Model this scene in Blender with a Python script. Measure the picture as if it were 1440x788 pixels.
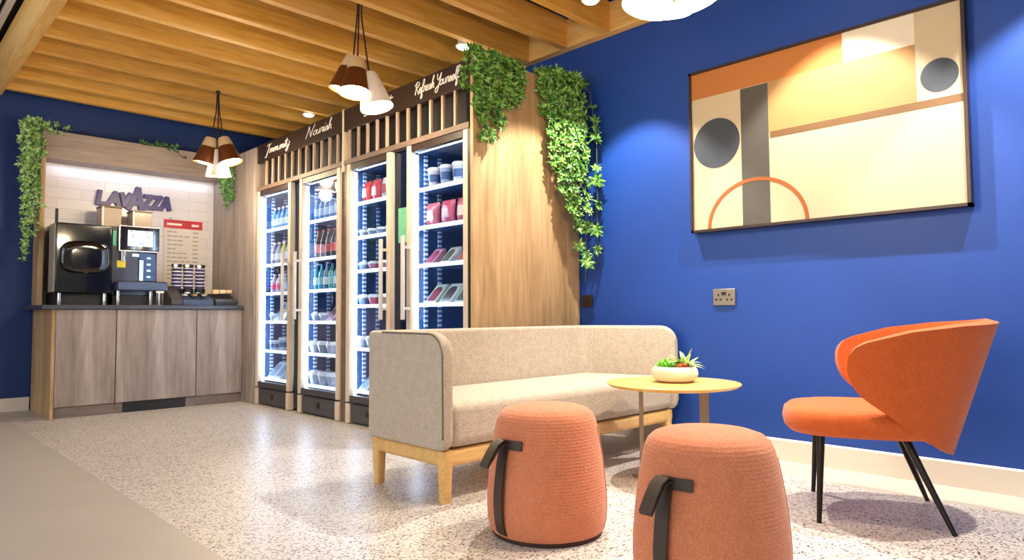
import bpy, bmesh, math, random
from math import sin, cos, pi, radians, sqrt
from mathutils import Vector, Matrix

# ------------------------------------------------------------------ clear
for o in list(bpy.data.objects):
    bpy.data.objects.remove(o, do_unlink=True)
C = bpy.context.scene.collection
scene = bpy.context.scene
rng = random.Random(7)

# ------------------------------------------------------------------ camera
cam_d = bpy.data.cameras.new('camera')
cam = bpy.data.objects.new('camera', cam_d)
C.objects.link(cam)
yaw, pit, rol, FPX = 0.7761819, 0.0494418, -0.0056930, 952.27
fwd = Vector((sin(yaw)*cos(pit), cos(yaw)*cos(pit), sin(pit)))
ri = Vector((cos(yaw), -sin(yaw), 0))
up = ri.cross(fwd)
r2 = cos(rol)*ri + sin(rol)*up
u2 = -sin(rol)*ri + cos(rol)*up
cam.matrix_world = Matrix(((r2.x, u2.x, -fwd.x, 0), (r2.y, u2.y, -fwd.y, 0), (r2.z, u2.z, -fwd.z, 0.87), (0, 0, 0, 1)))
cam_d.sensor_width = 36
cam_d.lens = FPX/1440*36
cam_d.clip_start = 0.05
scene.camera = cam

# ------------------------------------------------------------------ light / exposure
vs = scene.view_settings
vs.view_transform = 'Standard'
vs.look = 'None'
vs.gamma = 1
vs.use_curve_mapping = False
vs.exposure = 0.55
W_STRENGTH = 0.22
SPOT_W = 205
PENDANT_W = 14
FRIDGE_W = 7
ROOM_FILL_W = 85
SIDE_FILL_W = 85
world = bpy.data.worlds.new('world')
scene.world = world
world.use_nodes = True
bgn = world.node_tree.nodes['Background']
bgn.inputs[0].default_value = (0.96, 0.97, 1.0, 1)
bgn.inputs[1].default_value = W_STRENGTH


def light(name, kind, loc, energy, color=(1, 1, 1), rot=(0, 0, 0), parent=None, **kw):
    d = bpy.data.lights.new(name, kind)
    d.energy = energy
    d.color = color
    for k, v in kw.items():
        setattr(d, k, v)
    o = bpy.data.objects.new(name, d)
    C.objects.link(o)
    o.location = loc
    o.rotation_euler = rot
    if parent:
        o.parent = parent
    return o


# soft unseen fill light added over the open room, left of the slatted ceiling
light('lobby_fill_light', 'AREA', (-1.6, 2.4, 3.1), ROOM_FILL_W, (1, 0.97, 0.95), (0, radians(-42), 0), shape='RECTANGLE', size=2.6, size_y=7)
light('left_side_fill', 'AREA', (-3.85, 2.6, 1.7), SIDE_FILL_W, (0.95, 0.97, 1), (0, radians(-90), 0), shape='RECTANGLE', size=2.6, size_y=6)  # unseen panel added at the left wall to brighten beam, slats and fridge fronts
light('lobby_fill_light', 'AREA', (1.6, -1.9, 3.1), ROOM_FILL_W*0.45, (1, 0.96, 0.92), (0, 0, 0), shape='RECTANGLE', size=4, size_y=2.2)  # second unseen fill, added behind the camera

# ------------------------------------------------------------------ helpers


def S(h):
    """sRGB hex -> linear"""
    h = h.lstrip('#')
    out = []
    for i in (0, 2, 4):
        c = int(h[i:i+2], 16)/255
        out.append(c/12.92 if c <= 0.04045 else ((c+0.055)/1.055)**2.4)
    return (*out, 1)


def newmat(name):
    m = bpy.data.materials.new(name)
    m.use_nodes = True
    nt = m.node_tree
    return m, nt, nt.nodes['Principled BSDF']


def plain(name, col, rough=0.5, metal=0.0, var=0.06, vscale=9, bump=0.0, bscale=200, emit=None, es=0, coat=0, spec=None):
    m, nt, p = newmat(name)
    c = S(col) if isinstance(col, str) else col
    n = nt.nodes
    L = nt.links.new
    tc = n.new('ShaderNodeTexCoord')
    if var > 0:
        no = n.new('ShaderNodeTexNoise')
        no.inputs['Scale'].default_value = vscale
        no.inputs['Detail'].default_value = 4
        L(tc.outputs['Object'], no.inputs['Vector'])
        mx = n.new('ShaderNodeMix')
        mx.data_type = 'RGBA'
        mx.inputs[6].default_value = tuple(x*(1-var) for x in c[:3])+(1,)
        mx.inputs[7].default_value = tuple(min(1, x*(1+var)) for x in c[:3])+(1,)
        L(no.outputs['Fac'], mx.inputs[0])
        L(mx.outputs[2], p.inputs['Base Color'])
    else:
        p.inputs['Base Color'].default_value = c
    p.inputs['Roughness'].default_value = rough
    p.inputs['Metallic'].default_value = metal
    if coat:
        p.inputs['Coat Weight'].default_value = coat
    if spec is not None:
        p.inputs['Specular IOR Level'].default_value = spec
    if bump > 0:
        nb = n.new('ShaderNodeTexNoise')
        nb.inputs['Scale'].default_value = bscale
        L(tc.outputs['Object'], nb.inputs['Vector'])
        b = n.new('ShaderNodeBump')
        b.inputs['Strength'].default_value = bump
        b.inputs['Distance'].default_value = 0.004
        L(nb.outputs['Fac'], b.inputs['Height'])
        L(b.outputs['Normal'], p.inputs['Normal'])
    if emit:
        p.inputs['Emission Color'].default_value = S(emit)
        p.inputs['Emission Strength'].default_value = es
    return m


def wood(name, c1, c2, c3, axis=2, scale=3.0, rough=0.5, stretch=9, bump=0.08):
    """grain runs along axis"""
    m, nt, p = newmat(name)
    n = nt.nodes
    L = nt.links.new
    tc = n.new('ShaderNodeTexCoord')
    mp = n.new('ShaderNodeMapping')
    sc = [scale*stretch]*3
    sc[axis] = scale
    mp.inputs['Scale'].default_value = sc
    L(tc.outputs['Object'], mp.inputs['Vector'])
    a = n.new('ShaderNodeTexNoise')
    a.inputs['Scale'].default_value = 0.35
    a.inputs['Detail'].default_value = 6
    a.inputs['Roughness'].default_value = 0.6
    a.inputs['Distortion'].default_value = 0.6
    L(mp.outputs[0], a.inputs['Vector'])
    f = n.new('ShaderNodeTexNoise')
    f.inputs['Scale'].default_value = 2.6
    f.inputs['Detail'].default_value = 5
    L(mp.outputs[0], f.inputs['Vector'])
    ad = n.new('ShaderNodeMix')
    ad.inputs[0].default_value = 0.38
    L(a.outputs['Fac'], ad.inputs[2])
    L(f.outputs['Fac'], ad.inputs[3])
    cr = n.new('ShaderNodeValToRGB')
    e = cr.color_ramp.elements
    e[0].position = 0.34
    e[0].color = S(c1)
    e[1].position = 0.66
    e[1].color = S(c3)
    k = e.new(0.5)
    k.color = S(c2)
    L(ad.outputs[0], cr.inputs[0])
    L(cr.outputs[0], p.inputs['Base Color'])
    p.inputs['Roughness'].default_value = rough
    b = n.new('ShaderNodeBump')
    b.inputs['Strength'].default_value = bump
    b.inputs['Distance'].default_value = 0.002
    L(ad.outputs[0], b.inputs['Height'])
    L(b.outputs['Normal'], p.inputs['Normal'])
    return m


def fabric(name, c1, c2, scale=420, rough=0.9, bump=0.35, sheen=0.2, weave=False):
    m, nt, p = newmat(name)
    n = nt.nodes
    L = nt.links.new
    tc = n.new('ShaderNodeTexCoord')
    no = n.new('ShaderNodeTexNoise')
    no.inputs['Scale'].default_value = scale
    no.inputs['Detail'].default_value = 3
    L(tc.outputs['Object'], no.inputs['Vector'])
    n2 = n.new('ShaderNodeTexNoise')
    n2.inputs['Scale'].default_value = 25
    n2.inputs['Detail'].default_value = 5
    L(tc.outputs['Object'], n2.inputs['Vector'])
    ad = n.new('ShaderNodeMix')
    ad.inputs[0].default_value = 0.16
    L(no.outputs['Fac'], ad.inputs[2])
    L(n2.outputs['Fac'], ad.inputs[3])
    cr = n.new('ShaderNodeValToRGB')
    e = cr.color_ramp.elements
    e[0].position = 0.36
    e[0].color = S(c1)
    e[1].position = 0.64
    e[1].color = S(c2)
    L(ad.outputs[0], cr.inputs[0])
    L(cr.outputs[0], p.inputs['Base Color'])
    p.inputs['Roughness'].default_value = rough
    p.inputs['Specular IOR Level'].default_value = 0.2
    p.inputs['Sheen Weight'].default_value = sheen
    b = n.new('ShaderNodeBump')
    b.inputs['Strength'].default_value = bump
    b.inputs['Distance'].default_value = 0.003
    if weave:
        w1 = n.new('ShaderNodeTexWave')
        w1.bands_direction = 'Z'
        w1.inputs['Scale'].default_value = 26
        w1.inputs['Distortion'].default_value = 1.2
        w1.inputs['Detail Scale'].default_value = 3
        L(tc.outputs['Object'], w1.inputs['Vector'])
        v = n.new('ShaderNodeTexVoronoi')
        v.inputs['Scale'].default_value = 95
        L(tc.outputs['Object'], v.inputs['Vector'])
        mm = n.new('ShaderNodeMix')
        mm.inputs[0].default_value = 0.6
        L(w1.outputs['Fac'], mm.inputs[2])
        L(v.outputs['Distance'], mm.inputs[3])
        L(mm.outputs[0], b.inputs['Height'])
    else:
        L(no.outputs['Fac'], b.inputs['Height'])
    L(b.outputs['Normal'], p.inputs['Normal'])
    return m


def emitter(name, col, strength):
    m, nt, p = newmat(name)
    p.inputs['Base Color'].default_value = S(col)
    p.inputs['Emission Color'].default_value = S(col)
    p.inputs['Emission Strength'].default_value = strength
    return m


def glassy(name, tint='#ffffff', gloss=0.12):
    m = bpy.data.materials.new(name)
    m.use_nodes = True
    nt = m.node_tree
    n = nt.nodes
    n.clear()
    out = n.new('ShaderNodeOutputMaterial')
    t = n.new('ShaderNodeBsdfTransparent')
    t.inputs[0].default_value = S(tint)
    g = n.new('ShaderNodeBsdfGlossy')
    g.inputs['Roughness'].default_value = 0.02
    fr = n.new('ShaderNodeFresnel')
    fr.inputs[0].default_value = 1.35
    mul = n.new('ShaderNodeMath')
    mul.operation = 'MULTIPLY'
    mul.inputs[1].default_value = gloss*4
    nt.links.new(fr.outputs[0], mul.inputs[0])
    mx = n.new('ShaderNodeMixShader')
    nt.links.new(mul.outputs[0], mx.inputs[0])
    nt.links.new(t.outputs[0], mx.inputs[1])
    nt.links.new(g.outputs[0], mx.inputs[2])
    nt.links.new(mx.outputs[0], out.inputs[0])
    return m


class MB:
    def __init__(s):
        s.v = []
        s.f = []
        s.m = []
        s.s = []

    def add(s, vs_, fs, m=0, smooth=False):
        k = len(s.v)
        s.v += [tuple(p) for p in vs_]
        for f in fs:
            s.f.append(tuple(i+k for i in f))
            s.m.append(m)
            s.s.append(smooth)
        return s

    def box(s, x0, y0, z0, x1, y1, z1, m=0):
        x0, x1 = min(x0, x1), max(x0, x1)
        y0, y1 = min(y0, y1), max(y0, y1)
        z0, z1 = min(z0, z1), max(z0, z1)
        v = [(x0, y0, z0), (x1, y0, z0), (x1, y1, z0), (x0, y1, z0), (x0, y0, z1), (x1, y0, z1), (x1, y1, z1), (x0, y1, z1)]
        return s.add(v, [(0, 3, 2, 1), (4, 5, 6, 7), (0, 1, 5, 4), (1, 2, 6, 5), (2, 3, 7, 6), (3, 0, 4, 7)], m)

    def rings(s, R, m=0, smooth=True, cap=(True, True), closed=False):
        n = len(R[0])
        v = [p for r in R for p in r]
        f = []
        K = len(R)
        for i in range(K if closed else K-1):
            a = i*n
            b = ((i+1) % K)*n
            for j in range(n):
                j2 = (j+1) % n
                f.append((a+j, a+j2, b+j2, b+j))
        s.add(v, f, m, smooth)
        if not closed:
            k = len(s.v)-len(v)
            if cap[0]:
                s.f.append(tuple(k+j for j in range(n))[::-1])
                s.m.append(m)
                s.s.append(False)
            if cap[1]:
                s.f.append(tuple(k+(K-1)*n+j for j in range(n)))
                s.m.append(m)
                s.s.append(False)
        return s

    def lathe(s, prof, c=(0, 0, 0), seg=32, m=0, smooth=True, cap=(True, True), sx=1, sy=1):
        R = [[(c[0]+r*cos(2*pi*j/seg)*sx, c[1]+r*sin(2*pi*j/seg)*sy, c[2]+z) for j in range(seg)] for r, z in prof]
        return s.rings(R, m, smooth, cap)

    def cone_dir(s, a, b, ra, rb, seg=16, m=0, cap=(True, True)):
        return s.tube([a, b], [ra, rb], seg, m, cap)

    def tube(s, pts, r, seg=8, m=0, cap=(True, True)):
        P = [Vector(p) for p in pts]
        rs = r if isinstance(r, (list, tuple)) else [r]*len(P)
        R = []
        prev = None
        for i, p in enumerate(P):
            d = (P[min(i+1, len(P)-1)]-P[max(i-1, 0)]).normalized()
            if prev is None:
                a = d.orthogonal().normalized()
            else:
                a = (prev-d*prev.dot(d))
                a = a.normalized() if a.length > 1e-6 else d.orthogonal().normalized()
            prev = a
            b = d.cross(a)
            R.append([p+(a*cos(2*pi*j/seg)+b*sin(2*pi*j/seg))*rs[i] for j in range(seg)])
        return s.rings(R, m, True, cap)

    def prism(s, poly, fn, a, b, m=0):
        """poly 2d list; fn(u,v,w)->xyz"""
        n = len(poly)
        v = [fn(u, w, a) for u, w in poly]+[fn(u, w, b) for u, w in poly]
        f = [tuple(range(n))[::-1], tuple(range(n, 2*n))]
        for j in range(n):
            j2 = (j+1) % n
            f.append((j, j2, n+j2, n+j))
        return s.add(v, f, m)

    def band(s, pts, side, w, t, m=0):
        """flat strap: path pts, width direction side, width w, thickness t"""
        P = [Vector(p) for p in pts]
        R = []
        for i, p in enumerate(P):
            sd = Vector(side[i] if isinstance(side, list) else side).normalized()
            d = (P[min(i+1, len(P)-1)]-P[max(i-1, 0)]).normalized()
            nn = d.cross(sd).normalized()
            R.append([p+sd*w/2+nn*t/2, p-sd*w/2+nn*t/2, p-sd*w/2-nn*t/2, p+sd*w/2-nn*t/2])
        return s.rings(R, m, False)


def rootloc(o):
    L = Vector((0, 0, 0))
    while o is not None:
        L += o.location
        o = o.parent
    return L


def obj(name, mb, mats, parent=None, world=True, bevel=0, seg=2, sharp=38, subsurf=0, fix=True):
    me = bpy.data.meshes.new(name)
    v = mb.v
    if parent is not None and world:
        L = rootloc(parent)
        v = [(p[0]-L.x, p[1]-L.y, p[2]-L.z) for p in v]
    me.from_pydata(v, [], mb.f)
    mats = mats if isinstance(mats, (list, tuple)) else [mats]
    for m in mats:
        me.materials.append(m)
    for i, p in enumerate(me.polygons):
        p.material_index = mb.m[i]
        p.use_smooth = mb.s[i]
    if fix:
        bm = bmesh.new()
        bm.from_mesh(me)
        bmesh.ops.recalc_face_normals(bm, faces=bm.faces)
        bm.to_mesh(me)
        bm.free()
    me.set_sharp_from_angle(angle=radians(sharp))
    me.update()
    o = bpy.data.objects.new(name, me)
    C.objects.link(o)
    if parent is not None:
        o.parent = parent
    if bevel:
        b = o.modifiers.new('bevel', 'BEVEL')
        b.width = bevel
        b.segments = seg
        b.limit_method = 'ANGLE'
        b.angle_limit = radians(40)
        b.harden_normals = False
        if seg > 2:
            for p in me.polygons:
                p.use_smooth = True
    if subsurf:
        b = o.modifiers.new('sub', 'SUBSURF')
        b.levels = subsurf
        b.render_levels = subsurf
    return o


def tag(o, label, cat, group=None):
    o['label'] = label
    o['category'] = cat
    if group:
        o['group'] = group
    return o


def thing(name, label, cat, loc=(0, 0, 0), rotz=0, group=None):
    o = bpy.data.objects.new(name, None)
    C.objects.link(o)
    o.empty_display_size = 0.1
    o.location = loc
    o.rotation_euler = (0, 0, rotz)
    return tag(o, label, cat, group)


def struct(name, mb, mats, bevel=0):
    o = obj(name, mb, mats, None, bevel=bevel)
    o['kind'] = 'structure'
    return o


def ordinal(i):
    return ['first', 'second', 'third', 'fourth', 'fifth', 'sixth', 'seventh', 'eighth', 'ninth', 'tenth', 'eleventh', 'twelfth', 'thirteenth', 'fourteenth', 'fifteenth', 'sixteenth', 'seventeenth', 'eighteenth'][i]


def copy_tree(o, parent=None):
    c = o.copy()
    C.objects.link(c)
    if parent is not None:
        c.parent = parent
    for ch in list(o.children):
        copy_tree(ch, c)
    return c


# ------------------------------------------------------------------ materials
M = {}
M['ceil_wood_x'] = wood('honey timber beam', '#c88b38', '#e2a94c', '#f2c470', 0, 1.6, 0.5, 12)
M['ceil_wood_y'] = wood('honey timber beam along', '#d09a4e', '#e8b868', '#f4ce8a', 1, 1.6, 0.5, 12)
M['oak_z'] = wood('taupe oak upright', '#7a6d66', '#978a83', '#b3a7a1', 2, 1.3, 0.5, 10)
M['oak_x'] = wood('taupe oak lengthwise', '#7d6c60', '#96857a', '#aa9a8f', 0, 1.3, 0.5, 10)
M['oak_warm'] = wood('light oak end panel', '#94764c', '#b7966a', '#d0b286', 2, 1.1, 0.5, 10)
M['oak_light'] = wood('pale oak stile', '#c6b199', '#d9c8b2', '#e6d9c6', 2, 1.5, 0.45, 12)
M['plinth'] = wood('dark taupe plinth', '#665a51', '#7a6c62', '#8c7e74', 0, 1.3, 0.5, 10)
M['batten'] = wood('pinkish taupe batten', '#9a8271', '#b39a89', '#c6b0a0', 2, 1.5, 0.5, 12)
M['rail_dark'] = wood('dark taupe rail', '#5a4a40', '#6e5c50', '#806e61', 1, 1.5, 0.5, 12)
M['oak_furn'] = wood('pale furniture oak', '#c69a58', '#d9af6c', '#e4bf80', 0, 3, 0.42, 9)
M['oak_table'] = wood('yellow oak table top', '#cf9f4f', '#deb05f', '#e8bf72', 0, 3, 0.35, 9)
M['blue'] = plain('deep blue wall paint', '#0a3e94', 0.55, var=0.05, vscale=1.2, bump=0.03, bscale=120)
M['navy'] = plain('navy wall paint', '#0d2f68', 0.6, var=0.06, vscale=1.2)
M['white'] = plain('warm white paint', '#d6cec1', 0.45, var=0.03)
M['black'] = plain('matt black', '#131211', 0.5, var=0.2)
M['ceil_black'] = plain('black ceiling void', '#0d0b0a', 0.8, var=0.2)
M['fascia'] = plain('dark brown laminate', '#2b1d18', 0.45, var=0.12, vscale=3)
M['louvre_back'] = plain('black brown recess', '#1b1210', 0.7, var=0.2)
M['gloss_black'] = plain('gloss black', '#0b0a0c', 0.08, var=0.1, coat=0.5)
M['dark_gloss'] = plain('dark blue glossy mullion', '#0d1830', 0.15, var=0.15)
M['graphite'] = plain('graphite metal', '#4c4a4c', 0.4, metal=0.3, var=0.08)
M['steel'] = plain('brushed steel', '#c9c7c4', 0.28, metal=1, var=0.05, vscale=60)
M['handle'] = plain('satin pale handle', '#e4ddd2', 0.35, metal=0.2, var=0.03)
M['chrome'] = plain('chrome', '#e3e3e3', 0.12, metal=1, var=0)
M['bronze'] = plain('champagne coated metal', '#94836d', 0.35, metal=0.5, var=0.08)
M['legblack'] = plain('black steel tube', '#1c1815', 0.35, metal=0.4, var=0.1)
M['worktop'] = plain('dark slate worktop', '#3b3f49', 0.35, var=0.1, vscale=30)
M['fr_in'] = plain('cool blue cabinet liner', '#213f66', 0.35, var=0.08)
M['fr_shelf'] = plain('white shelf rail with added glow', '#f2f6fa', 0.4, var=0.02, emit='#dfeeff', es=1.1)  # emission added so the rail reads as lit by the LEDs
M['led'] = emitter('cool white LED strip', '#e4f1ff', 7)
M['glass'] = glassy('clear door glass', '#f4f8ff', 0.06)
M['lamp_glow'] = emitter('glowing lamp diffuser', '#ffefd2', 9)
M['lamp_in'] = plain('white lamp inside', '#fff6e6', 0.5, var=0, emit='#ffe2b0', es=1.6)
M['spot_glow'] = emitter('downlight lens', '#fff6e2', 14)
M['copper'] = plain('copper brown lacquer', '#7a4522', 0.3, metal=0.55, var=0.1)
M['lampcream'] = plain('cream lamp cap', '#d8b98c', 0.5, var=0.06)
M['lampwhite'] = plain('ivory lamp shade', '#eadfce', 0.5, var=0.04)
M['cord'] = plain('brown lamp cord', '#2c1510', 0.7, var=0)
M['sofa'] = fabric('oatmeal wool upholstery', '#9a8c7b', '#cfc3b2', 230)
M['piping'] = plain('grey brown piping', '#6d6156', 0.8)
M['stool'] = fabric('terracotta woven cover', '#b56848', '#d58a66', 300, weave=True, bump=0.5)
M['stoolbase'] = plain('dark stool base', '#3a1d16', 0.7)
M['strap'] = plain('dark brown leather strap', '#382c24', 0.5, bump=0.1, var=0.12)
M['chair'] = fabric('burnt orange wool', '#a5471a', '#c8622a', 360)
M['pot'] = plain('pale stone bowl', '#d9cabb', 0.6, var=0.08, bump=0.1, bscale=40)
M['soil'] = plain('dark soil', '#3b2a1e', 0.9, bump=0.5)
M['bone'] = plain('ivory menu print', '#d9d2cc', 0.5, var=0.02)
M['red'] = plain('red menu header', '#b5162b', 0.45, var=0.03)
M['greytext'] = plain('grey print', '#a1979a', 0.6, var=0)
M['whitetext'] = plain('white print', '#f6efe6', 0.6, var=0)
M['logo'] = plain('indigo sign face', '#2c2170', 0.4, var=0.04)
M['canvas'] = plain('cream canvas', '#b9a88c', 0.7, var=0.03, bump=0.05)
M['art_orange'] = plain('ochre orange paint', '#ad6a2e', 0.7, var=0.08, vscale=4)
M['art_tan'] = plain('tan paint', '#a07b4b', 0.7, var=0.1, vscale=14)
M['art_dark'] = plain('olive grey paint', '#48443f', 0.7, var=0.08)
M['art_brown'] = plain('brown paint', '#694a28', 0.7, var=0.08)
M['art_slate'] = plain('slate blue paint', '#343b46', 0.7, var=0.2, vscale=20)
M['art_rust'] = plain('rust paint', '#94501f', 0.7, var=0.05)
M['art_white'] = plain('white paint', '#d3c9b7', 0.7, var=0.02)
M['frame'] = plain('dark walnut frame', '#2b1a14', 0.4, var=0.1)
M['socket'] = plain('brushed nickel plate', '#8c8478', 0.35, metal=0.6, var=0.05)
M['hole'] = plain('socket black', '#141110', 0.6, var=0)
M['stem'] = plain('brown green stem', '#4e5a2a', 0.7)


def leafmat(name, c1, c2, c3):
    m, nt, p = newmat(name)
    n = nt.nodes
    tc = n.new('ShaderNodeTexCoord')
    no = n.new('ShaderNodeTexNoise')
    no.inputs['Scale'].default_value = 38
    nt.links.new(tc.outputs['Object'], no.inputs['Vector'])
    cr = n.new('ShaderNodeValToRGB')
    e = cr.color_ramp.elements
    e[0].position = 0.35
    e[0].color = S(c1)
    e[1].position = 0.66
    e[1].color = S(c3)
    e.new(0.5).color = S(c2)
    nt.links.new(no.outputs['Fac'], cr.inputs[0])
    nt.links.new(cr.outputs[0], p.inputs['Base Color'])
    p.inputs['Roughness'].default_value = 0.4
    p.inputs['Transmission Weight'].default_value = 0.0
    return m


M['leaf'] = leafmat('bright green leaf', '#1f4a16', '#4f8a2c', '#a4c86a')
M['leaf_pale'] = leafmat('pale ivy leaf', '#2f6422', '#86b356', '#d0e0a4')
M['leaf_dark'] = leafmat('dark green leaf', '#24481f', '#3c6d33', '#6f9a5c')
M['succ_green'] = leafmat('succulent green', '#3f8f22', '#5cb52c', '#94d24c')
M['succ_aloe'] = leafmat('aloe green', '#8fb84a', '#b7d870', '#d7e9b0')
M['succ_rust'] = leafmat('rust rosette', '#8a3a1c', '#b35a2c', '#c98a4a')


def terrazzo():
    m, nt, p = newmat('terrazzo')
    n = nt.nodes
    L = nt.links.new
    tc = n.new('ShaderNodeTexCoord')

    def chips(scale, stops, thr):
        v = n.new('ShaderNodeTexVoronoi')
        v.inputs['Scale'].default_value = scale
        L(tc.outputs['Object'], v.inputs['Vector'])
        sep = n.new('ShaderNodeSeparateColor')
        L(v.outputs['Color'], sep.inputs[0])
        cr = n.new('ShaderNodeValToRGB')
        cr.color_ramp.interpolation = 'CONSTANT'
        e = cr.color_ramp.elements
        e[0].position = stops[0][0]
        e[0].color = S(stops[0][1])
        e[1].position = stops[1][0]
        e[1].color = S(stops[1][1])
        for q, c in stops[2:]:
            e.new(q).color = S(c)
        L(sep.outputs[0], cr.inputs[0])
        lt = n.new('ShaderNodeMath')
        lt.operation = 'LESS_THAN'
        lt.inputs[1].default_value = thr
        L(v.outputs['Distance'], lt.inputs[0])
        return cr, lt
    base = n.new('ShaderNodeRGB')
    base.outputs[0].default_value = S('#cbc3bc')
    c1, l1 = chips(105, [(0, '#dcd5ce'), (0.34, '#cbc2bb'), (0.54, '#a89588'), (0.68, '#928a8c'), (0.74, '#5f4b3f'), (0.83, '#332a27'), (0.94, '#f0e9e0')], 0.52)
    m1 = n.new('ShaderNodeMix')
    m1.data_type = 'RGBA'
    L(l1.outputs[0], m1.inputs[0])
    L(base.outputs[0], m1.inputs[6])
    L(c1.outputs[0], m1.inputs[7])
    L(m1.outputs[2], p.inputs['Base Color'])
    p.inputs['Roughness'].default_value = 0.2
    p.inputs['Specular IOR Level'].default_value = 0.6
    nb = n.new('ShaderNodeTexNoise')
    nb.inputs['Scale'].default_value = 5
    L(tc.outputs['Object'], nb.inputs['Vector'])
    mr = n.new('ShaderNodeMapRange')
    mr.inputs[3].default_value = 0.27
    mr.inputs[4].default_value = 0.42
    L(nb.outputs['Fac'], mr.inputs[0])
    L(mr.outputs[0], p.inputs['Roughness'])
    return m


def tilemat():
    m, nt, p = newmat('white wall tiles')
    n = nt.nodes
    L = nt.links.new
    tc = n.new('ShaderNodeTexCoord')
    mp = n.new('ShaderNodeMapping')
    mp.inputs['Rotation'].default_value = (radians(90), 0, 0)
    L(tc.outputs['Object'], mp.inputs['Vector'])
    b = n.new('ShaderNodeTexBrick')
    b.inputs['Color1'].default_value = S('#dedbe2')
    b.inputs['Color2'].default_value = S('#d8d5dc')
    b.inputs['Mortar'].default_value = S('#bfb9bd')
    b.inputs['Scale'].default_value = 1.0
    b.inputs['Mortar Size'].default_value = 0.002
    b.inputs['Brick Width'].default_value = 0.40
    b.inputs['Row Height'].default_value = 0.10
    L(mp.outputs[0], b.inputs['Vector'])
    L(b.outputs['Color'], p.inputs['Base Color'])
    p.inputs['Roughness'].default_value = 0.25
    bp = n.new('ShaderNodeBump')
    bp.inputs['Strength'].default_value = 0.4
    bp.inputs['Distance'].default_value = 0.003
    bp.invert = True
    L(b.outputs['Fac'], bp.inputs['Height'])
    L(bp.outputs['Normal'], p.inputs['Normal'])
    return m


M['terrazzo'] = terrazzo()
M['tile'] = tilemat()
M['concrete'] = plain('greige floor tile', '#b9b0a7', 0.42, var=0.10, vscale=2.5, bump=0.02)
M['border'] = plain('pale floor border', '#bdb2a4', 0.3, var=0.04)

# ------------------------------------------------------------------ ROOM SHELL
WX, BY, CZ = 3.95, 7.65, 2.90
fl = MB()
TE = 0.99
fl.box(-4, -4, -0.1, TE, 7.75, 0, 1)
fl.box(TE, 7.13, -0.1, WX+0.1, 7.75, 0, 1)
fl.box(TE, -4, -0.1, 3.59, 7.13, 0, 0)
fl.box(3.59, -4, -0.1, WX+0.1, 7.13, 0, 2)
struct('floor', fl, [M['terrazzo'], M['concrete'], M['border']])
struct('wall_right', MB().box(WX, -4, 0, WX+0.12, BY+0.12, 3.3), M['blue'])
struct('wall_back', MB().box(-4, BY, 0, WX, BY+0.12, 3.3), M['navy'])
struct('wall_left', MB().box(-4.12, -4, 0, -4, BY+0.12, 3.3), M['white'])
cl = MB().box(-4, -4, 3.26, WX, BY, 3.36, 0)
x = 0.83
for k in range(22):
    cl.box(x-0.045, -4, 3.225, x, BY, 3.262, 1)
    x -= 0.075
struct('ceiling', cl, [M['ceil_black'], plain('white ceiling strip', '#e9e4dc', 0.5, var=0.02)])
bb = MB()
bb.box(WX-0.015, -4, 0, WX, 3.30, 0.118)
bb.add([(WX-0.015, -4, 0.118), (WX-0.015, 3.3, 0.118), (WX, 3.3, 0.126), (WX, -4, 0.126)], [(0, 1, 2, 3)])
struct('baseboard_right', bb, M['white'])
struct('baseboard_back', MB().box(-4, BY-0.015, 0, 1.23, BY, 0.125), M['white'], 0.003)

# ------------------------------------------------------------------ CEILING TIMBER
t = tag(obj('ceiling_beam', MB().box(0.875, -4, CZ, 0.955, BY, 3.235), M['ceil_wood_y'], bevel=0.004),
        'deep pale timber edge beam along the left end of the ceiling slats', 'beam')
t = tag(obj('ceiling_beam', MB().box(3.87, -4, CZ, 3.945, BY, 3.12), M['ceil_wood_y'], bevel=0.004),
        'timber edge beam running along the top of the bright blue wall', 'beam')
yy = 7.375
for i in range(19):
    w_ = 0.06
    o = obj('ceiling_slat', MB().box(0.9555, yy, CZ, 3.8695, yy+w_, 3.125), M['ceil_wood_x'], bevel=0.003)
    tag(o, '%s honey timber ceiling slat counting from the navy back wall' % ordinal(i) if i < 18 else 'honey timber ceiling slat farthest from the navy back wall', 'beam', 'timber ceiling slats')
    yy -= 0.405


# ------------------------------------------------------------------ DOWNLIGHTS
def downlight(x, y, label):
    t = thing('downlight', label, 'ceiling light', (x, y, 2.892), group='round ceiling downlights')
    obj('housing', MB().lathe([(0.05, 0.0), (0.062, 0.004), (0.062, 0.01), (0.045, 0.014), (0.045, 0.22), (0.02, 0.225)], seg=24, cap=(True, True)), M['white'], t, world=False)
    obj('lens', MB().lathe([(0.03, -0.012), (0.044, -0.008), (0.048, 0.002)], seg=24), M['spot_glow'], t, world=False)
    light('downlight_beam', 'SPOT', (0, 0, -0.02), SPOT_W, (1, 0.93, 0.82), parent=t, spot_size=radians(84), spot_blend=0.3, shadow_soft_size=0.022)


for (x, y, l) in ((3.28, 6.27, 'small ceiling downlight above the second fridge, farthest along the slats'),
                  (3.25, 5.07, 'ceiling downlight half hidden behind the middle pendant cluster'),
                  (3.28, 3.85, 'bright ceiling downlight just above the lettered fascia beside the vines'),
                  (3.38, 2.70, 'blurred ceiling downlight at the top edge before the blue wall'),
                  (3.47, 1.36, 'ceiling downlight over the orange chair'),
                  (3.47, 0.35, 'ceiling downlight along the blue wall past the framed picture')):
    downlight(x, y, l)

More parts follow.
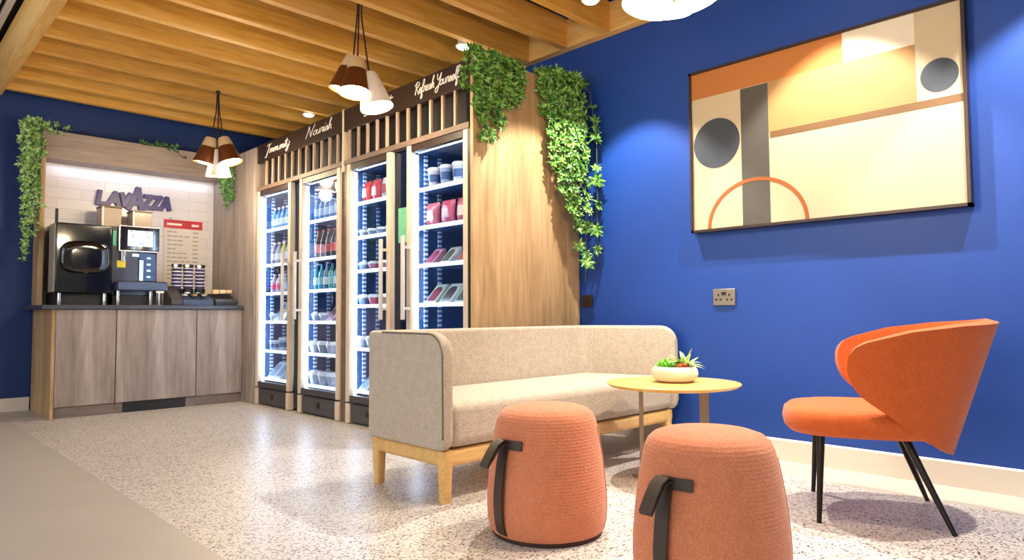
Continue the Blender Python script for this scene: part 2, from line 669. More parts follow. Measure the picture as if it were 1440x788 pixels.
# ------------------------------------------------------------------ PENDANTS
def pendant(cx, cy, ztop, zlamp, label, rots, group):
    t = thing('pendant_lamp', label, 'pendant lamp', (cx, cy, ztop), group=group)
    obj('ceiling_rose', MB().lathe([(0.0, 0.0), (0.02, 0.0), (0.02, -0.015), (0.012, -0.03), (0.0, -0.031)], seg=20, cap=(False, False)), M['black'], t, world=False)
    for k, (ang, off, dz, tilt, style) in enumerate(rots):
        d = Vector((cos(ang), sin(ang), 0))
        base = d*off
        top = Vector((base.x, base.y, zlamp-ztop+dz+0.14))-d*0.03
        ax = (Vector((0, 0, 1))-d*tilt).normalized()    # axis points up and inwards
        obj('cord', MB().tube([(0, 0, -0.02), (d.x*0.012, d.y*0.012, -0.25), tuple(top*0.9+Vector((0, 0, 0))), tuple(top)] if False else
                              [(d.x*0.006, d.y*0.006, -0.02), (d.x*0.014, d.y*0.014, (top.z)*0.45), tuple(top)], 0.0055, 6), M['cord'], t, world=False)

        def ring(h, r):
            a = ax.orthogonal().normalized()
            b = ax.cross(a)
            o_ = top+ax*(h)
            return [tuple(o_+(a*cos(2*pi*j/32)+b*sin(2*pi*j/32))*r) for j in range(32)]
        H = 0.235
        lower = M['copper'] if style == 0 else M['lampwhite']
        cap = M['lampcream'] if style == 0 else M['lampwhite']
        sh = MB()
        sh.rings([ring(-0.085, 0.068), ring(-H, 0.106), ring(-H-0.004, 0.106), ring(-H, 0.101), ring(-0.09, 0.063)], 0, True, (False, False))
        so = obj('lamp_shade', sh, lower, t, world=False)
        cp = MB()
        cp.rings([ring(0.004, 0.02), ring(0.0, 0.042), ring(-0.012, 0.050), ring(-0.085, 0.0685), ring(-0.088, 0.062), ring(-0.02, 0.045)], 0, True, (True, False))
        obj('lamp_cap', cp, cap, t, world=False)
        gl = MB()
        gl.rings([ring(-0.10, 0.05), ring(-H+0.03, 0.098), ring(-H+0.012, 0.096), ring(-H-0.005, 0.06)], 0, True, (True, True))
        obj('bulb', gl, M['lamp_glow'], t, world=False)
        pl = top-ax*(H+0.05)
        light('pendant_bulb', 'POINT', tuple(pl), PENDANT_W, (1, 0.8, 0.52), parent=t, shadow_soft_size=0.06)


TA = radians(45)   # cluster orientation
pendant(2.34, 6.17, 2.90, 2.30, 'three cone pendant cluster hanging before the niche over the coffee counter',
        [(radians(-45+180)+0.0, 0.085, 0.03, 0.22, 0), (radians(-45), 0.085, 0.03, 0.30, 0), (radians(50), 0.05, -0.075, 0.1, 1)], 'cone pendant clusters')
pendant(2.35, 3.81, 3.12, 2.39, 'three cone pendant cluster in front of the lettered fridge fascia',
        [(radians(-45+180), 0.07, 0.03, 0.25, 0), (radians(-60), 0.10, -0.09, 0.25, 1), (radians(215), 0.06, 0.0, 0.16, 0)], 'cone pendant clusters')
pendant(2.335, 1.455, 3.12, 2.19, 'overhead pendant cluster cut by the top edge, before the blue wall',
        [(radians(-45+180), 0.065, 0.0, 0.25, 1), (radians(-45), 0.065, 0.02, 0.25, 1), (radians(45), 0.08, 0.02, 0.2, 1)], 'cone pendant clusters')

# ------------------------------------------------------------------ FRIDGES
FX = 2.88       # door front plane
FB = 3.52       # cabinet back
FRIDGE = [  # y0,y1 (door), shelves, handle y, nick
    (5.835, 6.545, [1.705, 1.36, 1.08, 0.804, 0.52, 0.25], 5.86, 'first'),
    (4.965, 5.665, [1.705, 1.365, 1.084, 0.806, 0.524, 0.245], 5.62, 'second'),
    (4.235, 4.855, [1.775, 1.495, 1.222, 0.94, 0.594, 0.255], 4.266, 'third'),
    (3.345, 4.025, [1.775, 1.497, 1.222, 0.94, 0.60, 0.255], 3.985, 'fourth')]
fr_labels = ['oak framed glass fridge of water and pots, first from the coffee counter',
             'oak framed glass fridge of bottled drinks, second from the coffee counter',
             'oak framed glass fridge with red packets on top, third from the coffee counter',
             'oak framed glass fridge of pots and sandwiches next to the leafy end panel']
shelf_z = []
M['perf'] = None


def perfmat():
    m, nt, p = newmat('perforated shelf upright')
    n = nt.nodes
    L = nt.links.new
    tc = n.new('ShaderNodeTexCoord')
    w = n.new('ShaderNodeTexWave')
    w.bands_direction = 'Z'
    w.inputs['Scale'].default_value = 9
    L(tc.outputs['Object'], w.inputs['Vector'])
    cr = n.new('ShaderNodeValToRGB')
    cr.color_ramp.elements[0].position = 0.45
    cr.color_ramp.elements[0].color = S('#3c5f94')
    cr.color_ramp.elements[1].position = 0.6
    cr.color_ramp.elements[1].color = S('#e2f0ff')
    L(w.outputs['Fac'], cr.inputs[0])
    L(cr.outputs[0], p.inputs['Base Color'])
    p.inputs['Roughness'].default_value = 0.35
    return m


M['perf'] = perfmat()
GT = 2.035
for i, (y0, y1, sh, hy, nick) in enumerate(FRIDGE):
    t = thing('display_fridge', fr_labels[i], 'fridge', (3.2, (y0+y1)/2, 0), group='glass door display fridges')
    a0, a1 = y0-0.03, y1+0.0
    if i == 1:
        a0 = y0
    # cabinet shell (open front)
    cab = MB()
    cab.box(FB-0.03, y0, 0.06, FB, y1, 2.09)
    cab.box(FX+0.05, y0, 0.06, FB, y0+0.022, 2.09)
    cab.box(FX+0.05, y1-0.022, 0.06, FB, y1, 2.09)
    cab.box(FX+0.05, y0, 2.055, FB, y1, 2.09)
    cab.box(FX+0.05, y0, 0.06, FB, y1, 0.205)
    obj('cabinet', cab, M['fr_in'], t)
    kp = obj('kick_panel', MB().box(FX+0.012, y0+0.06, 0.015, FX+0.05, y1-0.06, 0.158), M['graphite'], t, bevel=0.004)
    obj('latch', MB().box(FX+0.006, (y0+y1)/2-0.025, 0.07, FX+0.013, (y0+y1)/2+0.025, 0.115), M['black'], kp, bevel=0.002)
    for (ya, yb) in ((y0, y0+0.055), (y1-0.055, y1)):
        obj('foot_stile', MB().box(FX, ya, 0.005, FX+0.05, yb, 0.158), M['oak_light'], t, bevel=0.002)
    # door
    dr = MB()
    dr.box(FX, y0, 0.172, FX+0.045, y0+0.048, 2.092, 0)
    dr.box(FX, y1-0.048, 0.172, FX+0.045, y1, 2.092, 0)
    dr.box(FX+0.004, y0+0.055, 2.04, FX+0.045, y1-0.055, 2.092, 1)
    dr.box(FX+0.004, y0+0.055, 0.172, FX+0.045, y1-0.055, 0.225, 2)
    door = obj('door', dr, [M['oak_light'], M['fascia'], M['graphite']], t, bevel=0.003)
    obj('glass', MB().box(FX+0.022, y0+0.055, 0.225, FX+0.026, y1-0.055, 2.04), M['glass'], door)
    hb = MB()
    hb.box(FX-0.07, hy-0.014, 0.83, FX-0.048, hy+0.014, 1.43)
    hb.box(FX-0.05, hy-0.008, 0.90, FX+0.002, hy+0.008, 0.92)
    hb.box(FX-0.05, hy-0.008, 1.34, FX+0.002, hy+0.008, 1.36)
    obj('handle', hb, M['handle'], door, bevel=0.003)
    # led strips & perforated uprights
    obj('led_strip', MB().box(FX+0.052, y1-0.05, 0.215, FX+0.07, y1-0.03, 2.03), M['led'], t)
    obj('led_strip', MB().box(FX+0.052, y0+0.024, 0.215, FX+0.07, y0+0.044, 2.03), M['led'], t)
    obj('led_strip', MB().box(FX+0.06, y0+0.06, 2.043, FX+0.075, y1-0.06, 2.053), M['led'], t)
    for xx in (FX+0.14, FX+0.27):
        obj('shelf_upright', MB().box(xx, y1-0.034, 0.22, xx+0.03, y1-0.0215, 2.04), M['perf'], t)
        obj('shelf_upright', MB().box(xx, y0+0.0215, 0.22, xx+0.03, y0+0.034, 2.04), M['perf'], t)
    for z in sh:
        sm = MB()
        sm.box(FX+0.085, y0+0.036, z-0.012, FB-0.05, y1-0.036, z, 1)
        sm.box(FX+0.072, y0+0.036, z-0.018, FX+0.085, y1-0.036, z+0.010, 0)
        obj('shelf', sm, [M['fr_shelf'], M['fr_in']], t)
    # interior tube lights: upright LED lines as area lamps
    for (ly, sg) in ((y1-0.055, -1), (y0+0.055, 1)):
        light('fridge_led', 'AREA', (FX+0.062-3.2, ly-(y0+y1)/2, 1.12), FRIDGE_W, (0.80, 0.90, 1.0), (radians(-90*sg), radians(0), radians(0)), parent=t,
              shape='RECTANGLE', size=0.02, size_y=1.7)

# ------------------------------------------------------------------ FRIDGE SURROUND
sr = thing('fridge_surround', 'oak clad housing with dark lettered fascia around the fridges', 'cabinet', (3.4, 4.9, 0))
obj('end_panel', MB().box(2.878, 3.285, 0, 3.94, 3.315, 2.585), M['oak_warm'], sr, bevel=0.002)
obj('end_panel', MB().box(2.862, 6.575, 0, 2.90, 7.645, 2.54).box(2.862, 6.552, 0, 3.5, 6.575, 2.54), M['oak_z'], sr, bevel=0.002)
obj('fascia_board', MB().box(FX, 3.315, 2.375, FX+0.04, 4.90, 2.556).box(FX, 4.925, 2.375, FX+0.04, 6.55, 2.556), M['fascia'], sr, bevel=0.002)
obj('divider_post', MB().box(FX-0.004, 4.90, 2.04, FX+0.04, 4.925, 2.562), M['oak_light'], sr, bevel=0.002)
obj('mullion_panel', MB().box(FX+0.02, 4.858, 0.0, FX+0.05, 4.962, 2.1), M['rail_dark'], sr, bevel=0.002)
obj('recess_panel', MB().box(FX+0.09, 3.315, 2.09, FX+0.11, 6.55, 2.40), M['louvre_back'], sr)
obj('top_board', MB().box(FX+0.04, 3.315, 2.53, WX-0.01, 6.55, 2.556), M['black'], sr)
obj('mullion_panel', MB().box(FX+0.05, 5.667, 0.02, FX+0.07, 5.833, 2.09), M['dark_gloss'], sr)
obj('mullion_panel', MB().box(FX+0.05, 4.027, 0.02, FX+0.07, 4.233, 2.09), M['dark_gloss'], sr)
obj('edge_trim', MB().box(FX, 3.316, 0.0, FX+0.05, 3.342, 2.09), M['black'], sr)
obj('bottom_rail', MB().box(FX-0.002, 3.33, 2.094, FX+0.055, 4.90, 2.135).box(FX-0.002, 4.925, 2.094, FX+0.055, 6.55, 2.135), M['rail_dark'], sr, bevel=0.002)
for yb in [6.36-0.1345*k for k in range(11)]+[4.83-0.135*k for k in range(11)]:
    obj('batten', MB().box(FX+0.002, yb-0.011, 2.13, FX+0.022, yb+0.011, 2.38), M['batten'], sr, bevel=0.002)
obj('notice', MB().box(FX+0.045, 4.06, 1.40, FX+0.0495, 4.19, 1.66), plain('green notice', '#74bf98', 0.4, var=0.3, vscale=18), sr)

# script lettering ---------------------------------------------------------
GL = {
    'I': ([[(0, .86), (.2, 1.0), (.5, .95)], [(.3, .98), (.22, .4), (.12, -.35), (-.02, -.3)]], .42),
    'm': ([[(0, 0), (.05, .45), (.03, 0), (.12, .4), (.2, .42), (.2, 0), (.3, .4), (.38, .42), (.38, .05), (.48, .05)]], .46),
    'u': ([[(0, .45), (0, .1), (.1, 0), (.22, .12), (.24, .45), (.24, .08), (.34, .03)]], .33),
    'n': ([[(0, 0), (.03, .45), (.02, 0), (.14, .4), (.24, .4), (.24, .05), (.34, .03)]], .33),
    'i': ([[(0, .05), (.05, .45), (.05, .05), (.15, .03)], [(.09, .66), (.12, .7)]], .15),
    't': ([[(0, .05), (.1, .9), (.08, .1), (.18, .03)], [(-.06, .6), (.26, .66)]], .2),
    'y': ([[(0, .45), (.02, .1), (.12, .02), (.24, .15), (.26, .45), (.22, -.35), (.08, -.5), (.02, -.3), (.34, .1)]], .36),
    'N': ([[(-.05, -.1), (.05, .5), (.08, 1.0)], [(.08, 1.0), (.25, .5), (.42, -.05)], [(.42, -.05), (.48, .6), (.62, 1.05)]], .62),
    'o': ([[(.2, .42), (.05, .35), (.03, .1), (.15, 0), (.27, .15), (.24, .38), (.15, .42), (.36, .36)]], .34),
    'r': ([[(0, 0), (.05, .45), (.04, .35), (.15, .45), (.22, .4), (.22, .05), (.3, .03)]], .29),
    's': ([[(0, 0), (.12, .45), (.2, .2), (.15, .02), (.03, .03)], [(.15, .02), (.28, .05)]], .26),
    'h': ([[(0, .05), (.15, .95), (.08, .9), (.04, 0), (.15, .4), (.24, .38), (.25, .05), (.36, .05)]], .35),
    'R': ([[(.12, -.05), (.16, .9)], [(-.06, .7), (.2, 1.0), (.44, .8), (.3, .55), (.12, .5), (.3, .3), (.5, -.1)]], .5),
    'e': ([[(0, .15), (.2, .25), (.2, .42), (.08, .4), (.03, .15), (.12, 0), (.28, .08)]], .27),
    'f': ([[(0, .1), (.22, .7), (.2, 1.0), (.1, .9), (.06, -.3), (.1, -.5), (.2, -.3), (.12, 0), (.3, .1)]], .28),
    'Y': ([[(0, 1), (.1, .55), (.25, .55), (.42, 1.0)], [(.42, 1.0), (.28, -.3), (.08, -.45), (.02, -.2), (.42, .15)]], .42),
    'l': ([[(0, .1), (.2, .8), (.15, 1.0), (.08, .85), (.08, .1), (.18, .03)]], .18),
    'T': ([[(0, .9), (.3, 1.0), (.62, .95)], [(.34, 1.0), (.25, .2), (.12, -.05), (0, .05)]], .5),
    'a': ([[(.24, .4), (.08, .4), (.02, .12), (.12, 0), (.24, .2), (.25, .42), (.25, .08), (.35, .05)]], .34),
    ' ': ([], .16),
}


def catmull(P, n=5):
    if len(P) < 3:
        return P
    out = []
    for i in range(len(P)-1):
        p0, p1, p2, p3 = P[max(i-1, 0)], P[i], P[i+1], P[min(i+2, len(P)-1)]
        for k in range(n):
            q = k/n
            out.append(tuple(0.5*((2*p1[c])+(-p0[c]+p2[c])*q+(2*p0[c]-5*p1[c]+4*p2[c]-p3[c])*q*q+(-p0[c]+3*p1[c]-3*p2[c]+p3[c])*q**3) for c in (0, 1)))
    out.append(P[-1])
    return out


def script_text(txt, y_from, y_to, z0, hgt, rise=0.0, lw=0.0068):
    wtot = sum(GL[c][1] for c in txt)
    k = (y_from-y_to)/wtot
    mb = MB()
    x = 0
    for c in txt:
        for st in GL[c][0]:
            P = catmull([(x+px_+0.22*py_, py_) for px_, py_ in st])
            pts = [(FX-0.002, y_from-px_*k, z0+py_*hgt+rise*px_*k) for px_, py_ in P]
            mb.tube(pts, lw*0.5, 5)
        x += GL[c][1]
    return mb


for txt, ya, yb, z0, hh in (('Immunity', 6.36, 5.86, 2.44, 0.085), ('Nourish', 5.54, 5.10, 2.445, 0.09), ('Treat', 4.60, 4.24, 2.44, 0.09), ('Refresh Yourself', 3.93, 3.43, 2.45, 0.085)):
    obj('lettering', script_text(txt, ya, yb, z0, hh), M['whitetext'], sr)

# ------------------------------------------------------------------ FRIDGE PRODUCTS
PM = {}


def pm(col, rough=0.4):
    if (col, rough) not in PM:
        PM[(col, rough)] = plain('pack '+col[1:], col, rough, var=0.4, vscale=70)
    return PM[(col, rough)]


FN = ['first', 'second', 'third', 'fourth']
SN = ['top', 'second', 'third', 'fourth', 'fifth', 'bottom']
count = {}


def ptag(t, look, fi, si, cat):
    key = (fi, si, look)
    count[key] = count.get(key, 0)+1
    n_ = count[key]
    t['label'] = '%s, %s along the %s shelf of the %s fridge' % (look, ordinal(n_-1), SN[si], FN[fi])
    t['category'] = cat
    t['group'] = '%ss in the fridges' % cat


def P_pot(fi, si, x, y, z, r, h, body, lid, look):
    t = thing('food_pot', '', 'pot', (x, y, z))
    ptag(t, look, fi, si, 'food pot')
    obj('tub', MB().lathe([(r*0.8, 0), (r, h*0.86), (r*1.02, h*0.86)], seg=20), pm(body), t, world=False)
    obj('lid', MB().lathe([(r*1.06, h*0.84), (r*1.06, h*0.95), (r*0.9, h), (r*0.2, h)], seg=20), pm(lid), t, world=False)
    obj('label_band', MB().lathe([(r*0.885, h*0.3), (r*0.975, h*0.66)], seg=20, cap=(False, False)), pm('#34507c'), t, world=False)


def P_bottle(fi, si, x, y, z, r, h, liquid, label, cap, look):
    t = thing('drink_bottle', '', 'bottle', (x, y, z))
    ptag(t, look, fi, si, 'bottle')
    obj('bottle_body', MB().lathe([(r*0.9, 0), (r, h*0.04), (r, h*0.55), (r*0.9, h*0.64), (r*0.38, h*0.86), (r*0.36, h*0.93)], seg=18), pm(liquid, 0.15), t, world=False)
    obj('bottle_label', MB().lathe([(r*1.02, h*0.22), (r*1.02, h*0.5)], seg=18, cap=(False, False)), pm(label), t, world=False)
    obj('cap', MB().lathe([(r*0.44, h*0.92), (r*0.44, h), (r*0.1, h)], seg=14), pm(cap), t, world=False)


def P_bag(fi, si, x, y, z, w, h, col, panel, look, ang=0):
    t = thing('snack_bag', '', 'bag', (x, y, z), ang)
    ptag(t, look, fi, si, 'snack bag')
    mb = MB()
    R = []
    for k in range(9):
        q = k/8
        th = 0.035*sin(pi*min(1, max(0, q*0.94+0.06)))**0.6+0.003 if 0 < k < 8 else 0.003
        ww = w*(1-0.08*sin(pi*q))
        R.append([(th*cos(a)*1.0, ww/2*(abs(sin(a))**0.7)*(1 if sin(a) >= 0 else -1), q*h) for a in [2*pi*j/16 for j in range(16)]])
    mb.rings(R)
    obj('packet', mb, pm(col, 0.3), t, world=False)
    obj('front_panel', MB().prism([(-w*0.26, h*0.3), (w*0.26, h*0.3), (w*0.2, h*0.68), (-w*0.2, h*0.68)], lambda u, v, d: (d, u, v), -0.040, -0.034), pm(panel), t, world=False)


def P_wedge(fi, si, x, y, z, w, h, d, col, fill, look, ang=0):
    """sandwich carton: triangular side profile, sloping window at front"""
    t = thing('sandwich_pack', '', 'pack', (x, y, z), ang)
    ptag(t, look, fi, si, 'sandwich pack')
    tri = [(0, 0), (d, 0), (d, h), (d*0.86, h)]
    obj('carton', MB().prism(tri, lambda u, v, q: (u, q, v), -w/2, w/2), pm(col), t, world=False, bevel=0.003)
    s = Vector((d*0.86, h)).normalized()
    nx, nz = -s.y*0.003, s.x*0.003
    a, b = 0.16, 0.84
    win = [(-w*0.36, a), (w*0.36, a), (w*0.36, b*0.8), (w*0.2, b), (-w*0.2, b), (-w*0.36, b*0.8)]
    obj('window', MB().prism(win, lambda u, v, q: (d*0.86*v+nx*q, u, h*v+nz*q), 0.2, 1.0), pm(fill, 0.2), t, world=False)


def P_bowl(fi, si, x, y, z, r, h, fill, lid, look):
    t = thing('salad_tub', '', 'tub', (x, y, z))
    ptag(t, look, fi, si, 'salad tub')
    obj('tub', MB().lathe([(r*0.72, 0), (r, h*0.7), (r*1.05, h*0.72)], seg=20, sx=0.85), pm(fill, 0.25), t, world=False)
    obj('lid', MB().lathe([(r*1.08, h*0.70), (r*1.08, h*0.78), (r*0.86, h), (r*0.2, h)], seg=20, sx=0.85), pm(lid, 0.15), t, world=False)


PX = 3.03
z = [f[2] for f in FRIDGE]
# fourth fridge
for k, y in enumerate((3.885, 3.745, 3.605, 3.465)):
    P_pot(3, 0, PX, y, z[3][0]+0.001, 0.05, 0.155, '#b9bcc4' if k % 2 == 0 else '#8d9ab3', '#e8e6e2', 'lidded grey yoghurt pot')
for k, y in enumerate((3.92, 3.745, 3.57, 3.44)):
    P_bag(3, 1, PX+0.02, y, z[3][1]+0.001, 0.15, 0.185, ('#b25a62', '#b5485c', '#a9454f', '#c08a90')[k], ('#e8d6cc', '#e2c7c8', '#d9c6b0', '#e9dcd4')[k], ('dusty pink snack bag', 'crimson snack bag', 'red snack bag', 'pale rose snack bag')[k])
for k, y in enumerate((3.90, 3.72, 3.55)):
    P_wedge(3, 2, PX-0.06, y, z[3][2]+0.001, 0.10, 0.125, 0.14, ('#c58a9a', '#d8cfc4', '#9fb0a6')[k], ('#8b3b4a', '#5c6a58', '#a3543f')[k], ('pink wrap carton', 'cream wrap carton', 'grey green wrap carton')[k])
for k, y in enumerate((3.88, 3.715, 3.55)):
    P_wedge(3, 3, PX-0.06, y, z[3][3]+0.001, 0.125, 0.145, 0.15, ('#b9cdb4', '#cfd9c6', '#a8bfb0')[k], ('#7b2f3c', '#4f4338', '#3b4a3a')[k], ('green edged sandwich carton', 'pale sandwich carton', 'sage sandwich carton')[k])
# third fridge
P_bag(2, 0, PX+0.02, 4.80, z[2][0]+0.001, 0.12, 0.19, '#c8242a', '#f1d9cf', 'bright red crisp bag')
P_bag(2, 0, PX+0.02, 4.66, z[2][0]+0.001, 0.12, 0.19, '#c32a30', '#efe3dd', 'scarlet crisp bag')
P_bag(2, 0, PX+0.02, 4.52, z[2][0]+0.001, 0.12, 0.19, '#d8cfc8', '#b03434', 'white crisp bag')
P_bag(2, 0, PX+0.02, 4.39, z[2][0]+0.001, 0.12, 0.19, '#b9303a', '#e6d2c6', 'dark red crisp bag')
for k, y in enumerate((4.83, 4.70, 4.57, 4.44)):
    P_bowl(2, 1, PX, y, z[2][1]+0.001, 0.05, 0.07, '#8792a8', '#e4ecf4', 'small clear dessert tub')
for k, y in enumerate((4.82, 4.67, 4.53)):
    P_bowl(2, 2, PX, y, z[2][2]+0.001, 0.055, 0.075, ('#6f86a8', '#b4647c', '#8c5a70')[k], '#dfe8f2', ('blue grey dessert tub', 'pink dessert tub', 'plum dessert tub')[k])
for k, y in enumerate((4.82, 4.66, 4.52)):
    P_bowl(2, 3, PX, y, z[2][3]+0.001, 0.06, 0.09, ('#6680a0', '#c05a6c', '#8c6a50')[k], '#e3eaf3', ('slate fruit tub', 'rose fruit tub', 'brown fruit tub')[k])
for k, y in enumerate((4.84, 4.67, 4.50)):
    P_bowl(2, 4, PX, y, z[2][4]+0.001, 0.075, 0.10, '#9aa8b8', '#f2f6fa', 'frosted salad tub')
for k, y in enumerate((4.78, 4.60)):
    P_wedge(2, 5, PX-0.05, y, z[2][5]+0.001, 0.15, 0.14, 0.16, '#c9d3dc', '#8fa0ad', 'white sandwich carton')
# second fridge
for k, y in enumerate((5.60, 5.51, 5.42, 5.33, 5.24)):
    P_bottle(1, 0, PX, y, z[1][0]+0.001, 0.034, 0.235, '#3d6aa5', '#a9c6e6', '#2a4d86', 'slim blue water bottle')
for k, y in enumerate((5.58, 5.48, 5.385, 5.29)):
    P_bottle(1, 1, PX, y, z[1][1]+0.001, 0.036, 0.26, '#33231f', '#c64d46', '#8e2a24', 'dark cola bottle with red label')
for k, y in enumerate((5.60, 5.51, 5.42, 5.33, 5.24)):
    P_bottle(1, 2, PX, y, z[1][2]+0.001, 0.035, 0.235, ('#2f7d9a', '#3a8fa8', '#256d8e', '#4f9c8f', '#2f7d9a')[k], ('#bfe0e4', '#8fc9c4', '#d5e9d8', '#a0d0c0', '#d8e8f0')[k], '#1d4f7c', 'teal drink bottle')
for k, y in enumerate((5.60, 5.46)):
    P_bowl(1, 3, PX, y, z[1][3]+0.001, 0.055, 0.08, '#94a3b8', '#e9f0f6', 'low clear snack tub')
P_wedge(1, 3, PX-0.05, 5.335, z[1][3]+0.001, 0.12, 0.15, 0.15, '#b08a92', '#733c46', 'mauve sandwich carton')
for k, y in enumerate((5.61, 5.46, 5.31)):
    P_bowl(1, 4, PX, y, z[1][4]+0.001, 0.07, 0.11, ('#a4aeba', '#7f8b9c', '#a4aeba')[k], '#f0f4f8', ('pale salad tub', 'dark filled salad tub', 'pale salad tub')[k])
for k, y in enumerate((5.60, 5.44, 5.29)):
    P_bowl(1, 5, PX, y, z[1][5]+0.001, 0.075, 0.125, '#a9b4c0', '#f4f8fb', 'large white lidded tub')
# first fridge
for k, y in enumerate((6.46, 6.37, 6.28, 6.19, 6.10)):
    P_bottle(0, 0, PX, y, z[0][0]+0.001, 0.034, 0.225, '#4c7db4', '#b9d2ea', '#e6eef6', 'clear water bottle with pale cap')
for k, y in enumerate((6.46, 6.36, 6.255, 6.15)):
    P_bottle(0, 1, PX, y, z[0][1]+0.001, 0.038, 0.225, ('#7f6f90', '#8894a8', '#c9c25e', '#98a4b4')[k], '#d9d6e4', '#e7e3ee', ('violet juice bottle', 'silver juice bottle', 'yellow juice bottle', 'grey juice bottle')[k])
for k, y in enumerate((6.45, 6.34, 6.23)):
    P_bottle(0, 2, PX, y, z[0][2]+0.001, 0.038, 0.19, ('#b8a6b0', '#c9c4cc', '#9fa8b8')[k], ('#c43a68', '#d85a84', '#b8d0e0')[k], '#f0eef2', ('smoothie bottle with magenta label', 'smoothie bottle with pink label', 'smoothie bottle with pale label')[k])
P_bowl(0, 3, PX, 6.46, z[0][3]+0.001, 0.05, 0.08, '#93a7be', '#eef4f9', 'tiny frosted pot')
P_wedge(0, 3, PX-0.05, 6.34, z[0][3]+0.001, 0.11, 0.19, 0.14, '#b8c6d4', '#5f7896', 'tall pale wrap carton')
P_wedge(0, 3, PX-0.05, 6.21, z[0][3]+0.001, 0.11, 0.19, 0.14, '#aebccb', '#6d7f96', 'tall grey wrap carton')
for k, y in enumerate((6.46, 6.36, 6.26)):
    P_pot(0, 4, PX, y, z[0][4]+0.001, 0.042, 0.10+0.03*(k == 2), '#a8bcd2', '#eef4fa', 'small white lidded pot')
for k, y in enumerate((6.44, 6.30)):
    P_wedge(0, 5, PX-0.05, y, z[0][5]+0.001, 0.14, 0.15, 0.16, '#cfdae4', '#8ea3b6', 'wide white sandwich carton')

# ------------------------------------------------------------------ COFFEE STATION
CY = 6.80
# base cabinets
doors = [(1.262, 1.722), (1.724, 2.412), (2.414, 2.858)]
cl_lab = ['oak base cabinet at the open end under the black coffee machine', 'wide oak base cabinet in the middle of the coffee counter with dark vent', 'oak base cabinet of the coffee counter tucked against the fridge end panel']
for i, (x0, x1) in enumerate(doors):
    t = thing('base_cabinet', cl_lab[i], 'cabinet', ((x0+x1)/2, 7.2, 0))
    body = MB().box(x0+0.002, CY+0.02, 0.10, x1-0.002, 7.62, 0.928)
    obj('carcass', body, M['oak_z'], t)
    obj('cabinet_door', MB().box(x0+0.003, CY, 0.097, x1-0.003, CY+0.02, 0.922), M['oak_z'], t, bevel=0.0015)
    px0, px1 = x0, x1
    if i == 0:
        obj('plinth', MB().box(x0, CY+0.025, 0, x1, CY+0.05, 0.092), M['plinth'], t)
        obj('side_panel', MB().box(1.236, CY-0.003, 0, 1.2615, 7.62, 0.928), M['oak_warm'], t, bevel=0.001)
    elif i == 1:
        obj('plinth', MB().box(x0, CY+0.025, 0, 1.79, CY+0.05, 0.092), M['plinth'], t)
        obj('plinth', MB().box(2.33, CY+0.025, 0, x1, CY+0.05, 0.092), M['plinth'], t)
        obj('vent_grille', MB().box(1.79, CY+0.03, 0, 2.33, CY+0.045, 0.092), M['black'], t)
    else:
        obj('plinth', MB().box(x0, CY+0.025, 0, x1, CY+0.05, 0.092), M['plinth'], t)
obj_w = tag(obj('worktop', MB().box(1.16, CY-0.02, 0.929, 2.86, 7.62, 0.965), M['worktop'], bevel=0.003), 'dark slate worktop running over the oak coffee counter', 'worktop')

# niche
nt_ = thing('niche_surround', 'taupe oak header and side framing the white tiled coffee niche', 'niche frame', (2.05, 7.5, 0))
obj('header_board', MB().box(1.225, 7.39, 2.33, 2.862, 7.64, 2.59), M['oak_x'], nt_, bevel=0.002)
obj('side_panel', MB().box(1.225, 7.39, 0.966, 1.265, 7.64, 2.33), M['oak_warm'], nt_, bevel=0.002)
light('niche_fill', 'AREA', (0.02, 0.06, 2.318), 1.1, (0.84, 0.88, 1.0), (0, 0, 0), parent=nt_, shape='RECTANGLE', size=1.5, size_y=0.03)  # unseen cool fill added under the header, with no strip fitted
tag(obj('tile_backsplash', MB().box(1.266, 7.625, 0.966, 2.861, 7.6395, 2.33), M['tile']), 'white brick tiled backsplash inside the coffee niche', 'tiles')

# logo lettering
SG = thing('wall_sign', 'indigo raised block letter sign on the white tiles above the coffee machine', 'sign', (2.06, 7.62, 2.04))


def letter(segs, x0, z0, w, h, th, lean=0.12):
    mb = MB()
    for kk, (a, b) in enumerate(segs):
        A = Vector((x0+(a[0])*w+a[1]*h*lean, z0+a[1]*h))
        B = Vector((x0+(b[0])*w+b[1]*h*lean, z0+b[1]*h))
        d = (B-A).normalized()
        A = A-d*th*0.42
        B = B+d*th*0.42
        nn = Vector((-d.y, d.x))*th/2
        q = [A+nn, A-nn, B-nn, B+nn]
        mb.prism([(p.x, p.y) for p in q], lambda u, v, y: (u, y, v), 7.585-0.0012*kk, 7.6245-0.0006*kk)
    return mb


Lc = [((0, 1), (0, 0)), ((0, 0), (1, 0))]
Ac = [((0, 0), (.5, 1)), ((.5, 1), (1, 0)), ((.25, .3), (.75, .3))]
Vc = [((0, 1), (.5, 0)), ((.5, 0), (1, 1))]
Zc = [((0, 1), (1, 1)), ((1, 1), (0, 0)), ((0, 0), (1, 0))]
xs = [(Lc, 1.738, 1.985, .060, .115), (Ac, 1.83, 1.985, .088, .115), (Vc, 1.935, 1.985, .072, .115), (Ac, 2.015, 1.965, .115, .195), (Zc, 2.152, 1.985, .06, .115), (Zc, 2.238, 1.985, .06, .115), (Ac, 2.318, 1.985, .078, .115)]
for s_, x0, z0, w_, h_ in xs:
    obj('letter', letter(s_, x0, z0, w_, h_, 0.040 if h_ < .15 else 0.052), M['logo'], SG)
obj('small_mark', MB().lathe([(0.011, 0), (0.011, 0.01)], c=(2.42, 7.61, 1.895), seg=14), M['greytext'], SG)

